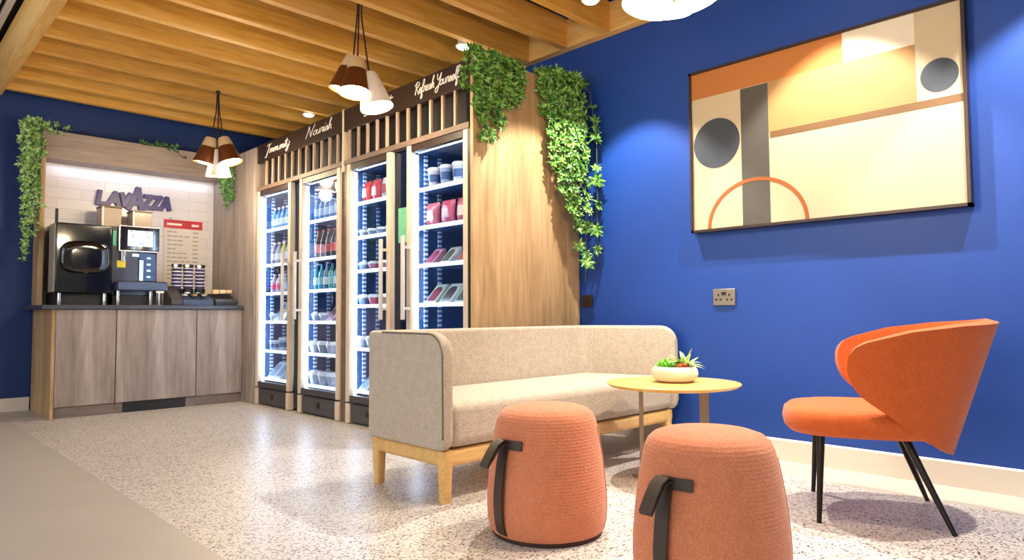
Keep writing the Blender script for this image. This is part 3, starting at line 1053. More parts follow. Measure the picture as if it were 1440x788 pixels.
# menu
mn = thing('menu_board', 'white menu price list with red header on the niche tiles', 'menu', (2.54, 7.62, 1.55))
obj('sheet', MB().box(2.352, 7.617, 1.20, 2.742, 7.6245, 1.885), M['bone'], mn, bevel=0.001)
hd = obj('header_strip', MB().box(2.352, 7.612, 1.795, 2.742, 7.6165, 1.885), M['red'], mn)
obj('header_print', MB().box(2.38, 7.610, 1.825, 2.53, 7.6118, 1.848).box(2.63, 7.610, 1.825, 2.705, 7.6118, 1.848), M['whitetext'], hd)
r_ = random.Random(3)
for k in range(12):
    zz = 1.75-k*0.045
    xx = 2.39
    pr = MB()
    for q in range(r_.randint(2, 4)):
        wv = r_.uniform(0.03, 0.055)
        pr.box(xx, 7.6145, zz, xx+wv, 7.6165, zz+0.012)
        xx += wv+0.012
    pr.box(2.645, 7.6145, zz, 2.70, 7.6165, zz+0.014)
    obj('printed_line', pr, M['greytext'], mn)

# machine 1 : gloss black bean to cup module
Y1 = 7.08
WT = 0.966
m1 = thing('coffee_machine', 'large glossy black machine at the open end of the coffee counter', 'coffee machine', (1.52, 7.3, WT))
obj('housing', MB().box(1.30, Y1, 1.075, 1.742, 7.55, 1.705), M['gloss_black'], m1, bevel=0.012, seg=3)
obj('gap_shade_box', MB().box(1.32, Y1+0.09, 0.972, 1.735, 7.53, 1.075), M['black'], m1)  # black box added for the shade in the gap under the machine
obj('side_panel', MB().box(1.290, Y1+0.012, 1.085, 1.302, 7.30, 1.698), plain('grey side panel', '#a39a8d', 0.45, metal=0.1, var=0.05), m1, bevel=0.003)
fd = MB()
R = []
for k in range(7):
    q = k/6
    hw, hh = 0.20*(1-0.5*q*q), 0.15*(1-0.5*q*q)
    R.append([(1.53+hw*(abs(cos(a))**0.6)*(1 if cos(a) >= 0 else -1), Y1-0.05*sqrt(max(0, 1-(1-q)**2)) if k else Y1, 1.40+hh*(abs(sin(a))**0.6)*(1 if sin(a) >= 0 else -1)) for a in [2*pi*j/32 for j in range(32)]])
fd.rings(R, cap=(False, True))
obj('front_bulge', fd, M['gloss_black'], m1)
obj('lip', MB().tube([(1.40+0.26*k/10, Y1-0.012-0.02*sin(pi*k/10), 1.285-0.02*sin(pi*k/10)) for k in range(11)], 0.009, 8), plain('olive grey lip', '#5d5a4a', 0.3, var=0.1), m1)
for xx in (1.345, 1.62, 1.70, 1.40):
    obj('foot', MB().lathe([(0.014, 0), (0.018, 0.02), (0.016, 0.109)], c=(xx, Y1+0.05 if xx in (1.345, 1.70) else Y1+0.30, WT), seg=14), M['chrome'], m1)
obj('aerial', MB().box(1.30, Y1+0.04, 1.70, 1.322, Y1+0.06, 1.83), M['black'], m1, bevel=0.003)

# machine 2 : touch screen dispenser
m2 = thing('coffee_machine', 'coffee dispenser with lit touch screen and blue buttons above the drip tray', 'coffee machine', (1.96, 7.3, WT))
obj('housing', MB().box(1.752, Y1+0.06, 1.06, 2.15, 7.55, 1.712), plain('dark plum black', '#14101c', 0.2, var=0.1), m2, bevel=0.008)
sp = obj('screen_surround', MB().box(1.815, Y1+0.01, 1.49, 2.152, Y1+0.06, 1.715), M['gloss_black'], m2, bevel=0.005)
obj('silver_edge', MB().box(1.807, Y1+0.02, 1.48, 2.156, Y1+0.058, 1.489).box(1.803, Y1+0.02, 1.48, 1.813, Y1+0.058, 1.715).box(1.807, Y1+0.02, 1.716, 2.156, Y1+0.058, 1.722), M['steel'], sp)


def screenmat():
    m, nt, p = newmat('lit drink menu screen')
    n = nt.nodes
    tc = n.new('ShaderNodeTexCoord')
    v = n.new('ShaderNodeTexVoronoi')
    v.inputs['Scale'].default_value = 26
    nt.links.new(tc.outputs['Object'], v.inputs['Vector'])
    cr = n.new('ShaderNodeValToRGB')
    cr.color_ramp.elements[0].position = 0.2
    cr.color_ramp.elements[0].color = S('#9ab0c4')
    cr.color_ramp.elements[1].position = 0.45
    cr.color_ramp.elements[1].color = S('#f4f8ff')
    nt.links.new(v.outputs['Distance'], cr.inputs[0])
    nt.links.new(cr.outputs[0], p.inputs['Emission Color'])
    p.inputs['Emission Strength'].default_value = 0.95
    p.inputs['Base Color'].default_value = (0.05, 0.05, 0.05, 1)
    p.inputs['Roughness'].default_value = 0.2
    return m


obj('screen', MB().box(1.875, Y1+0.004, 1.53, 2.09, Y1+0.012, 1.68), screenmat(), sp)
obj('green_strip', MB().box(1.762, Y1+0.052, 1.53, 1.79, Y1+0.062, 1.67), plain('green strip', '#1f8a6a', 0.3, var=0.2, emit='#1f8a6a', es=0.3), m2)
bt = obj('button_panel', MB().box(1.985, Y1+0.045, 1.20, 2.135, Y1+0.062, 1.475), plain('blue button panel', '#173a6e', 0.2, var=0.15), m2, bevel=0.004)
bm_ = MB()
for k in range(4):
    bm_.box(2.055, Y1+0.038, 1.235+k*0.06, 2.085, Y1+0.046, 1.25+k*0.06)
bm_.box(1.99, Y1+0.040, 1.205, 2.005, Y1+0.046, 1.40)
bm_.box(2.012, Y1+0.040, 1.205, 2.02, Y1+0.046, 1.40)
bm_.box(1.93, Y1+0.05, 1.435, 2.03, Y1+0.0605, 1.46)
obj('button_light', bm_, emitter('pale blue button light', '#bfe2ff', 1.2), bt)
obj('spout', MB().lathe([(0.012, 0), (0.016, 0.09), (0.02, 0.10)], c=(1.855, Y1+0.04, 1.385), seg=14).lathe([(0.008, 0), (0.01, 0.09)], c=(1.835, Y1+0.04, 1.385), seg=12), M['chrome'], m2)
obj('sticker', MB().box(1.80, Y1+0.052, 1.325, 1.872, Y1+0.0605, 1.39), plain('yellow sticker', '#d8c61e', 0.5, var=0.12, vscale=40), m2)
obj('gap_shade_box', MB().box(1.765, Y1+0.03, 0.972, 2.14, 7.53, 1.06), M['black'], m2)  # black filler standing in for shade below the dispenser
obj('drip_tray', MB().box(1.775, Y1-0.09, 1.105, 2.205, Y1+0.06, 1.185), plain('blue grey tray front', '#3f4c66', 0.3, metal=0.3, var=0.1), m2, bevel=0.008)
obj('tray_grid', MB().box(1.79, Y1-0.08, 1.185, 2.19, Y1+0.055, 1.192), M['black'], m2)
obj('tray_tag', MB().box(2.10, Y1-0.094, 1.085, 2.17, Y1-0.0895, 1.104), M['whitetext'], m2)
for xx in (1.80, 2.08, 2.16):
    obj('foot', MB().lathe([(0.014, 0), (0.018, 0.02), (0.016, 0.141)], c=(xx, Y1, WT), seg=14), M['chrome'], m2)
# bean hoppers on the machines
M['hop'] = plain('smoky beige hopper plastic', '#a48d79', 0.25, var=0.08)
for (xa, xb, za, zb, lab) in ((1.70, 1.865, 1.713, 1.905, 'squarer beige bean hopper standing behind the seam between the machines'), (1.965, 2.135, 1.713, 1.885, 'wider beige bean hopper directly above the lit touch screen')):
    t = thing('bean_hopper', lab, 'hopper', ((xa+xb)/2, 7.36, 1.713))
    obj('bin', MB().box(xa, 7.27, za, xb, 7.47, zb), M['hop'], t, bevel=0.006)
    obj('corner_edge', MB().box(xa-0.004, 7.262, za, xa+0.012, 7.275, zb+0.004), M['whitetext'], t)
    obj('lid', MB().box(xa-0.006, 7.262, zb, xb+0.006, 7.478, zb+0.016), plain('brown hopper lid', '#5b4436', 0.3, var=0.08), t, bevel=0.004)

M['cup'] = plain('indigo cup', '#4a4570', 0.5, var=0.15)
M['cupdark'] = plain('dark cup', '#1b1726', 0.5)
# cup stacks
for k, xx in enumerate((2.345, 2.455, 2.57)):
    t = thing('cup_stack', ('stack of striped paper cups next to the coffee dispenser', 'middle stack of striped paper cups on the coffee counter', 'stack of striped paper cups nearest the napkins')[k], 'cup stack', (xx, 7.18, WT), group='paper cup stacks')
    obj('holder', MB().lathe([(0.052, 0), (0.052, 0.17), (0.046, 0.171)], seg=20), M['black'], t, world=False)
    for q in range(7):
        z0 = 0.172+q*0.035
        obj('cup', MB().lathe([(0.043, z0), (0.0475, z0+0.022), (0.0495, z0+0.024), (0.0495, z0+0.034), (0.045, z0+0.0345)], seg=20), M['cup'] if q < 6 else M['cupdark'], t, world=False)
    em = MB()
    for q in range(6):
        a0, a1 = radians(215+8*q), radians(223+8*q)
        hz = 0.014*sin(pi*(q+0.5)/6)+0.004
        em.add([(0.05*cos(a0), 0.05*sin(a0), 0.40-hz), (0.05*cos(a1), 0.05*sin(a1), 0.40-hz), (0.0505*cos(a1), 0.0505*sin(a1), 0.40+hz), (0.0505*cos(a0), 0.0505*sin(a0), 0.40+hz)], [(0, 1, 2, 3)])
    obj('cup_emblem', em, M['whitetext'], t, world=False)
    for q in range(6):
        z0 = 0.172+q*0.035
        obj('cup_rim', MB().lathe([(0.0502, z0+0.026), (0.0505, z0+0.033)], seg=20, cap=(False, False)), M['whitetext'], t, world=False)

# condiment trays
ct = thing('condiment_tray', 'dark blue sachet organiser at the front of the coffee counter', 'tray', (2.5, 6.98, WT))
obj('tray', MB().prism([(6.88, 0.966), (7.09, 0.966), (7.09, 1.09), (6.88, 1.02)], lambda u, v, w: (w, u, v), 2.31, 2.60), plain('slate blue tray', '#2d3f5c', 0.4, var=0.1), ct, bevel=0.004)
obj('end_stand', MB().prism([(6.86, 0.966), (7.10, 0.966), (7.10, 1.16), (6.86, 1.02)], lambda u, v, w: (w, u, v), 2.20, 2.30), plain('dark brown stand', '#2e2420', 0.4, var=0.1), ct, bevel=0.004)
obj('tray_divider', MB().prism([(6.885, 1.03), (7.085, 1.095), (7.085, 1.115), (6.885, 1.045)], lambda u, v, w: (w, u, v), 2.40, 2.406).prism([(6.885, 1.03), (7.085, 1.095), (7.085, 1.115), (6.885, 1.045)], lambda u, v, w: (w, u, v), 2.50, 2.506), M['black'], ct)
sc_cols = ['#e9e2d4', '#f0eae0', '#d2a23c', '#7d8c9c', '#d8c9b0', '#b9a15c']
sc_nm = ['white', 'ivory', 'amber', 'grey', 'cream', 'gold']
for k in range(6):
    xx = 2.345+0.045*k
    yq = 6.94+0.07*(k % 2)
    zq = 1.041+0.33*(yq-6.88)
    o = obj('sugar_sachet', MB().box(xx-0.018, yq-0.028, zq, xx+0.018, yq+0.028, zq+0.014), plain('sachet '+sc_nm[k], sc_cols[k], 0.6, var=0.1), bevel=0.004)
    tag(o, '%s sugar sachet bundle lying in the dark blue organiser' % sc_nm[k], 'sachet', 'sachets in the organiser')
c2 = thing('condiment_tray', 'dark low tray against the fridge end panel holding napkins', 'tray', (2.73, 7.0, WT))
obj('tray', MB().prism([(6.89, 0.966), (7.10, 0.966), (7.10, 1.09), (6.89, 1.01)], lambda u, v, w: (w, u, v), 2.62, 2.835), plain('charcoal tray', '#23252e', 0.4, var=0.1), c2, bevel=0.004)
obj('tray_rim', MB().box(2.62, 6.885, 1.0, 2.835, 6.892, 1.03), M['graphite'], c2)
for k in range(3):
    o = obj('napkin_stack', MB().box(2.635+0.065*k, 6.99, 1.085+0.004*k, 2.695+0.065*k, 7.07, 1.128), plain('napkin %d' % k, ('#e6c39a', '#f0d8b4', '#e2bd92')[k], 0.8, var=0.08), bevel=0.006)
    tag(o, ('peach napkin pile on the charcoal tray, next to the sachets', 'pale napkin pile in the middle of the charcoal tray', 'peach napkin pile on the charcoal tray, against the oak panel')[k], 'napkins', 'napkin piles')

# ------------------------------------------------------------------ PICTURE
pc = thing('framed_picture', 'large framed abstract print hung on the bright blue wall', 'picture', (3.92, 1.53, 1.38))
PXF = 3.90
y0, y1, z0, z1 = 0.768, 2.302, 1.383, 2.432
fw = 0.016
obj('frame', MB().box(PXF-0.012, y0, z0, 3.949, y0+fw, z1).box(PXF-0.012, y1-fw, z0, 3.949, y1, z1).box(PXF-0.012, y0, z0, 3.949, y1, z0+fw).box(PXF-0.012, y0, z1-fw, 3.949, y1, z1), M['frame'], pc)
art = MB()


def rect(ya, yb, za, zb, d, m):
    art.box(PXF-0.001*d, ya, za, PXF+0.004, yb, zb, m)


ya, yb, za, zb = y0+fw, y1-fw, z0+fw, z1-fw
rect(ya, yb, za, zb, 0, 0)
rect(1.345, yb, 2.25, zb, 1, 1)
rect(0.99, 1.345, 2.25, zb, 1, 6)
rect(0.99, 1.775, 1.945, 2.25, 1, 2)
rect(1.775, 1.95, za, 2.246, 1.2, 3)
rect(ya, 1.768, 1.907, 1.946, 1.4, 4)
for (cy, cz, r) in ((2.117, 1.942, 0.158), (0.885, 2.062, 0.085)):
    art.prism([(cy+r*cos(2*pi*k/48), cz+r*sin(2*pi*k/48)) for k in range(48)], lambda u, v, w: (w, u, v), PXF-0.0018, PXF, 5)
arc = []
N_ = 40
for k in range(N_+1):
    a = pi*k/N_
    arc.append((1.868+0.318*cos(a), za+0.287*sin(a)))
for k in range(N_, -1, -1):
    a = pi*k/N_
    arc.append((1.868+0.296*cos(a), za+0.265*sin(a)))
for k in range(N_):
    i2 = len(arc)-1-k
    art.prism([arc[k], arc[k+1], arc[i2-1], arc[i2]], lambda u, v, w: (w, u, v), PXF-0.0024, PXF, 7)
obj('print', art, [M['canvas'], M['art_orange'], M['art_tan'], M['art_dark'], M['art_brown'], M['art_slate'], M['art_white'], M['art_rust']], pc)

# sockets
s1 = thing('wall_socket', 'brushed metal double power socket on the blue wall under the picture', 'socket', (3.945, 2.108, 0.966))
obj('plate', MB().box(3.938, 2.034, 0.914, 3.949, 2.184, 1.018), M['socket'], s1, bevel=0.003)
ho = MB()
for cy in (2.146, 2.072):
    ho.box(3.9365, cy-0.005, 0.972, 3.9385, cy+0.005, 0.986)
    ho.box(3.9365, cy-0.022, 0.945, 3.9385, cy-0.008, 0.955)
    ho.box(3.9365, cy+0.008, 0.945, 3.9385, cy+0.022, 0.955)
obj('pin_hole', ho, M['hole'], s1)
obj('rocker_switch', MB().box(3.934, 2.095, 0.978, 3.9385, 2.107, 0.998).box(3.934, 2.111, 0.978, 3.9385, 2.123, 0.998), M['hole'], s1)
s2 = thing('wall_socket', 'dark power socket on the blue wall behind the sofa by the end panel', 'socket', (3.945, 3.2, 0.96))
obj('plate', MB().box(3.936, 3.165, 0.915, 3.949, 3.262, 1.005), plain('dark bronze plate', '#3a2c26', 0.4, metal=0.4, var=0.08), s2, bevel=0.003)
obj('pin_hole', MB().box(3.934, 3.19, 0.945, 3.9365, 3.205, 0.956).box(3.934, 3.222, 0.945, 3.9365, 3.237, 0.956), M['hole'], s2)

# ------------------------------------------------------------------ SOFA
sf = thing('sofa', 'oatmeal wool three seat sofa on pale oak legs in front of the fridges', 'sofa', (2.9, 2.75, 0))
SX0, SX1, SY0, SY1 = 1.935, 3.905, 2.415, 3.085
TH = 0.06
path = []      # centre line from left arm front, around back, to right arm front


def arc_pts(cx, cy, r, a0, a1, n):
    return [(cx+r*cos(a0+(a1-a0)*k/n), cy+r*sin(a0+(a1-a0)*k/n)) for k in range(n+1)]


h = TH/2
rc = 0.05
rcR = 0.10
left = [(SX0+h, SY0+0.001+q) for q in (0, 0.004, 0.012, 0.025, 0.045, 0.07, 0.1, 0.14, 0.25, 0.38)]
path += left
path += arc_pts(SX0+h+rc, SY1-h-rc, rc, pi, pi/2, 10)
path += [(2.4, SY1-h), (2.8, SY1-h), (3.2, SY1-h), (3.4, SY1-h), (3.6, SY1-h)]
path += arc_pts(SX1-h-rcR, SY1-h-rcR, rcR, pi/2, 0, 10)
path += [(SX1-h, y_) for y_ in (2.74, 2.65, 2.56, 2.515, 2.485, 2.46, 2.44, 2.428, 2.42, 2.416)]
Z0, Z1 = 0.243, 0.785
def flare(p):
    q = min(1, max(0, (p[1]-SY0)/(SY1-SY0)))
    mid = (SX0+SX1)/2
    return (p[0], p[1]) if p[0] < 2.3 else ((p[0]-0.2*q*min(1, max(0, (p[0]-3.2)/0.5)), p[1]) if p[0] > 3.2 else p)


path = [flare(p) for p in path]
cum = [0]
for k in range(1, len(path)):
    cum.append(cum[-1]+math.dist(path[k], path[k-1]))
tot = cum[-1]
R = []
rt, rb = 0.105, 0.05
for k, (px_, py_) in enumerate(path):
    a = path[max(k-1, 0)]
    b = path[min(k+1, len(path)-1)]
    d = Vector((b[0]-a[0], b[1]-a[1])).normalized()
    n_ = Vector((-d.y, d.x))
    s = min(cum[k], tot-cum[k])
    zt = Z1-(rt-sqrt(max(0, rt*rt-(rt-s)**2)) if s < rt else 0)
    zb_ = Z0+(rb-sqrt(max(0, rb*rb-(rb-s)**2)) if s < rb else 0)
    er = 0.022
    w2 = h*(1 if s > er else (0.72+0.28*sqrt(max(0, 1-(1-s/er)**2))))
    ring_ = []
    for (sx, sz, a0) in ((1, 1, 0), (-1, 1, pi/2), (-1, -1, pi), (1, -1, 3*pi/2)):
        for q in range(5):
            aa = a0+pi/2*q/4
            ox = sx*(w2-er)+er*cos(aa)
            zz = (zt-er if sz > 0 else zb_+er)+er*sin(aa)
            ring_.append((px_+n_.x*ox, py_+n_.y*ox, zz))
    R.append(ring_)
obj('backrest', MB().rings(R, 0, True), M['sofa'], sf, sharp=60)
# seam piping around outer edge of both arms
for sx_, fl_ in ((SX0+0.004, 0.0), (SX1-0.004, -0.2)):
    pp = []
    for k in range(0, 9):
        a = pi/2*k/8
        pp.append((sx_, SY0+0.012+rt-rt*sin(a), Z1-0.008-rt+rt*cos(a)))
    pts = [(sx_, SY1-0.17, Z1-0.006)]+pp+[(sx_, SY0+0.01, 0.30)]
    pts = [(p[0]+fl_*(p[1]-SY0)/(SY1-SY0), p[1], p[2]) for p in pts]
    obj('piping', MB().tube(pts, 0.0055, 6), M['piping'], sf)
sx = [(SX0+TH-0.004, SY0+0.012), (SX1-TH+0.004, SY0+0.012), (SX1-TH-0.18, SY1-TH+0.003), (SX0+TH-0.004, SY1-TH+0.003)]
seat = MB().prism(sx, lambda u, v, w: (u, v, w), Z0+0.004, 0.462)
obj('seat_cushion', seat, M['sofa'], sf, bevel=0.05, seg=5)
rail = MB().prism([(SX0+0.03, SY0+0.03), (SX1-0.035, SY0+0.03), (SX1-0.225, SY1-0.035), (SX0+0.03, SY1-0.035)], lambda u, v, w: (u, v, w), 0.165, 0.243)
obj('base_rail', rail, M['oak_furn'], sf, bevel=0.02, seg=3)
for (lx, ly) in ((SX0+0.055, SY0+0.06), (SX0+0.055, SY1-0.07), (SX1-0.075, SY0+0.06), (SX1-0.26, SY1-0.07)):
    lr = []
    for (zz, w_) in ((0.0, 0.021), (0.012, 0.024), (0.20, 0.031), (0.24, 0.033)):
        lr.append([(lx+w_*(abs(cos(a))**0.55)*(1 if cos(a) >= 0 else -1), ly+w_*(abs(sin(a))**0.55)*(1 if sin(a) >= 0 else -1), zz) for a in [2*pi*j/24 for j in range(24)]])
    obj('leg', MB().rings(lr), M['oak_furn'], sf)

# ------------------------------------------------------------------ STOOLS


def stool(x, y, label):
    t = thing('pouf_stool', label, 'stool', (x, y, 0), group='terracotta pouf stools')
    prof = [(0.19, 0.012), (0.213, 0.018), (0.223, 0.05), (0.227, 0.10), (0.226, 0.15), (0.221, 0.21), (0.213, 0.28), (0.203, 0.34), (0.195, 0.38), (0.188, 0.41), (0.178, 0.432), (0.16, 0.448), (0.13, 0.458), (0.08, 0.464), (0.02, 0.466)]
    prof = [(r_0*1.06, z_0*1.085) for r_0, z_0 in prof]
    obj('cover', MB().lathe(prof, seg=64), M['stool'], t, world=False)
    obj('base', MB().lathe([(0.215, 0), (0.222, 0.006), (0.222, 0.02), (0.20, 0.021)], seg=48), M['stoolbase'], t, world=False)

    def rad(z):
        for (ra, za_), (rb_, zb_) in zip(prof, prof[1:]):
            if za_ <= z <= zb_:
                return ra+(rb_-ra)*(z-za_)/(zb_-za_)
        return prof[-1][0]
    obj('seam', MB().tube([(rad(zz)*cos(-1.05)*1.002, rad(zz)*sin(-1.05)*1.002, zz) for zz in [0.02+0.02*k for k in range(21)]], 0.0022, 5), plain('terracotta seam', '#a85a40', 0.9), t, world=False)
    az = radians(176)
    d = Vector((cos(az), sin(az), 0))
    sd = Vector((-sin(az), cos(az), 0))
    pts = []
    for k in range(13):
        zz = 0.015+0.367*k/12
        pts.append(tuple(d*(rad(zz)+0.004+0.012*sin(pi*k/12))+Vector((0, 0, zz))))
    st = obj('strap', MB().band(pts, tuple(sd), 0.046, 0.006), M['strap'], t, world=False)
    # loop handle and its anchor tab
    lp = []
    for (ro, zz) in [(q_[0], q_[1]+0.028) for q_ in ((0.004, 0.325), (0.008, 0.352), (0.03, 0.362), (0.06, 0.347), (0.088, 0.312), (0.112, 0.276), (0.110, 0.268), (0.082, 0.300), (0.055, 0.332), (0.028, 0.348), (0.012, 0.346))]:
        lp.append(tuple(d*(rad(0.373)+ro)+sd*0.006+Vector((0, 0, zz))))
    obj('loop_handle', MB().band(lp, tuple(sd), 0.044, 0.005), M['strap'], t, world=False)
    tab = []
    sds = []
    for k in range(7):
        a2 = az+radians(-4+26*k/6)
        tab.append((cos(a2)*(rad(0.37)+0.006), sin(a2)*(rad(0.37)+0.006), 0.37))
        sds.append((0, 0, 1))
    obj('anchor_tab', MB().band(tab, sds, 0.036, 0.006), M['strap'], t, world=False)
    return t


stool(2.035, 1.88, 'terracotta woven pouf stool right before the sofa seat')
stool(1.962, 1.115, 'terracotta woven pouf stool cut by the bottom edge, before the table')

# ------------------------------------------------------------------ TABLE
TX, TY, TZ = 3.165, 2.0, 0.497
tb = thing('side_table', 'round yellow oak side table on flat steel legs next to the sofa', 'table', (TX, TY, 0))
obj('tabletop', MB().lathe([(0.30, TZ-0.024), (0.335, TZ-0.018), (0.35, TZ-0.006), (0.35, TZ-0.002), (0.347, TZ), (0.02, TZ)], c=(TX, TY, 0), seg=72), M['oak_table'], tb, sharp=30)
rx, ry = 0.7137, -0.7006
lg = []
for s_, w_ in ((-0.172, 0.022), (0.165, 0.048)):
    cx, cy = TX+rx*s_, TY+ry*s_
    hx, hy = rx*w_/2, ry*w_/2
    fx, fy = 0.7006*0.006, 0.7137*0.006
    quad = [(cx-hx-fx, cy-hy-fy), (cx+hx-fx, cy+hy-fy), (cx+hx+fx, cy+hy+fy), (cx-hx+fx, cy-hy+fy)]
    obj('leg', MB().prism(quad, lambda u, v, w: (u, v, w), 0.006, TZ-0.024), M['bronze'], tb, bevel=0.001)
pb = MB()
a_ = Vector((rx, ry))
b_ = Vector((0.7006, 0.7137))
c_ = Vector((TX, TY))
q = [c_-a_*0.22-b_*0.03, c_+a_*0.21-b_*0.03, c_+a_*0.21+b_*0.03, c_-a_*0.22+b_*0.03]
pb.prism([(p.x, p.y) for p in q], lambda u, v, w: (u, v, w), 0, 0.008)
obj('base_bar', pb, M['bronze'], tb, bevel=0.001)
pb = MB().prism([(p.x, p.y) for p in q], lambda u, v, w: (u, v, w), TZ-0.032, TZ-0.024)
obj('top_bracket', pb, M['bronze'], tb, bevel=0.001)

# planter
PLX, PLY = 3.20, 2.01
pt = thing('succulent_planter', 'low pale stone bowl of mixed succulents standing on the round table', 'plant', (PLX, PLY, TZ))
obj('bowl', MB().lathe([(0.055, 0.001), (0.092, 0.004), (0.116, 0.022), (0.124, 0.045), (0.12, 0.068), (0.11, 0.082), (0.103, 0.084), (0.099, 0.076), (0.05, 0.07)], seg=40), M['pot'], pt, world=False)
obj('soil', MB().lathe([(0.1, 0.070), (0.075, 0.078), (0.02, 0.08)], seg=24, cap=(False, True)), M['soil'], pt, world=False)


def leafblade(mb, p, d, ln, wd, droop, thick=0.35, n=6, m=0):
    p = Vector(p)
    d = Vector(d).normalized()
    side = d.cross(Vector((0, 0, 1)))
    side = side.normalized() if side.length > 1e-4 else Vector((1, 0, 0))
    R = []
    for k in range(n+1):
        q = k/n
        w_ = wd*max(0.04, sin(pi*(0.18+0.82*q))**0.8 if q < 1 else 0.04)
        c = p+d*ln*q+Vector((0, 0, -droop*q*q*ln))
        nn = side.cross(d).normalized()
        R.append([c+side*w_, c+nn*w_*thick, c-side*w_, c-nn*w_*thick])
    mb.rings(R, m, True)


al = MB()
R_ = rng
ar = Vector((rx, ry, 0))
bw = Vector((0.7006, 0.7137, 0))
for k in range(24):
    a = 2*pi*k/24+R_.uniform(-.2, .2)
    el = R_.uniform(0.45, 1.3)
    d = Vector((cos(a)*cos(el), sin(a)*cos(el), sin(el)))
    leafblade(al, ar*0.055+Vector((0, 0, 0.07)), d, R_.uniform(.12, .18), .011, R_.uniform(.15, .65), 0.3)
obj('aloe_leaves', al, M['succ_aloe'], pt, world=False)
gr = MB()
for (c, nn, l_) in ((ar*-0.065, 16, .05), (ar*-0.035+bw*0.03, 14, .06), (ar*-0.04-bw*0.04, 14, .045), (ar*0.01-bw*0.02, 10, .05)):
    for k in range(nn):
        a = 2*pi*k/nn*2.4
        el = 0.25+1.1*k/nn
        leafblade(gr, c+Vector((0, 0, 0.074)), (cos(a)*cos(el), sin(a)*cos(el), sin(el)), l_, .011, 0, 0.4)
obj('green_succulent', gr, M['succ_green'], pt, world=False)
ru = MB()
for (c, nn) in ((ar*0.015-bw*0.055, 14), (ar*0.045-bw*0.05, 12)):
    for k in range(nn):
        a = 2.4*k
        el = 0.15+1.2*k/nn
        leafblade(ru, c+Vector((0, 0, 0.076)), (cos(a)*cos(el), sin(a)*cos(el), sin(el)), .032, .010, 0, 0.5)
obj('rust_rosette', ru, M['succ_rust'], pt, world=False)

# ------------------------------------------------------------------ ORANGE CHAIR
ch = thing('lounge_chair', 'burnt orange wraparound lounge chair on thin black legs against the blue wall', 'chair', (3.225, 1.035, 0), radians(114))
# seat pad
R = []
for (ins, zz) in ((0.07, 0.348), (0.02, 0.352), (0.0, 0.372), (-0.006, 0.405), (0.0, 0.438), (0.022, 0.456), (0.08, 0.466), (0.18, 0.468)):
    ring_ = []
    for j in range(48):
        a = 2*pi*j/48
        ca, sa = cos(a), sin(a)
        ex = 0.72
        xx = 0.045+(0.315-ins)*(abs(ca)**ex)*(1 if ca >= 0 else -1)
        yy_ = (0.29-ins)*(abs(sa)**ex)*(1 if sa >= 0 else -1)
        ring_.append((xx, yy_, zz))
    R.append(ring_)
obj('seat', MB().rings(R), M['chair'], ch, world=False, sharp=60)
# wraparound back shell
PH = radians(107)
NT, NZ = 48, 14
lerp = lambda a, b, q: a+(b-a)*q


def interp(tab, x):
    for (x0_, v0), (x1_, v1) in zip(tab, tab[1:]):
        if x <= x1_:
            q = (x-x0_)/(x1_-x0_)
            return v0+(v1-v0)*q
    return tab[-1][1]


top_t = [(0, .832), (50, .815), (75, .792), (88, .765), (96, .748), (101, .73), (104.5, .705), (106.4, .672), (107, .635)]
bot_t = [(0, .278), (25, .288), (57, .347), (75, .41), (90, .475), (98, .513), (102, .538), (105, .57), (106.6, .605), (107, .63)]
grid = []
angs = []
for k in range(NT+1):
    q = -1+2*k/NT
    angs.append(107*sin(q*pi/2))
for ad in angs:
    ph = radians(ad)
    zt, zb_ = interp(top_t, abs(ad)), interp(bot_t, abs(ad))
    row = []
    for j in range(NZ+1):
        zz = zb_+(zt-zb_)*j/NZ
        aa = 0.275+0.325*(zz-0.278)
        bb_ = 0.262+0.13*(zz-0.278)
        row.append((-aa*cos(ph)*1.0, bb_*sin(ph), zz))
    grid.append(row)
sv = [p for r in grid for p in r]
sfc = []
for k in range(NT):
    for j in range(NZ):
        a = k*(NZ+1)+j
        sfc.append((a, a+NZ+1, a+NZ+2, a+1))
shell = obj('backrest', MB().add(sv, sfc, 0, True), M['chair'], ch, world=False, fix=True)
so = shell.modifiers.new('solid', 'SOLIDIFY')
so.thickness = 0.042
so.offset = 0
bv = shell.modifiers.new('bevel', 'BEVEL')
bv.width = 0.014
bv.segments = 3
bv.limit_method = 'ANGLE'
bv.angle_limit = radians(50)
# legs
for (tx, ty, fx_, fy_) in ((0.215, 0.19, 0.235, 0.265), (0.215, -0.19, 0.235, -0.265), (-0.10, 0.13, -0.245, 0.265), (-0.10, -0.13, -0.245, -0.265)):
    obj('leg', MB().tube([(fx_, fy_, 0.0), (tx, ty, 0.356)], [0.0095, 0.0165], 14), M['legblack'], ch, world=False)

# ------------------------------------------------------------------ VINES


def whorl(mb, p, nrm, r, n, R_, m=0):
    nrm = Vector(nrm).normalized()
    a = nrm.orthogonal().normalized()
    b = nrm.cross(a)
    off = R_.uniform(0, 6.28)
    p = Vector(p)
    for k in range(n):
        th = off+2*pi*k/n+R_.uniform(-.15, .15)
        d = (a*cos(th)+b*sin(th))+nrm*R_.uniform(0.05, 0.45)+Vector((0, 0, -0.15))
        d.normalize()
        s = d.cross(nrm).normalized()
        l_ = r*R_.uniform(.75, 1.1)
        w_ = l_*0.24
        up_ = nrm*l_*0.06
        v = [p, p+d*l_*0.45+s*w_-up_, p+d*l_, p+d*l_*0.45-s*w_-up_, p+d*l_*0.5+up_]
        mb.add(v, [(0, 1, 4), (1, 2, 4), (2, 3, 4), (3, 0, 4)], m, False)


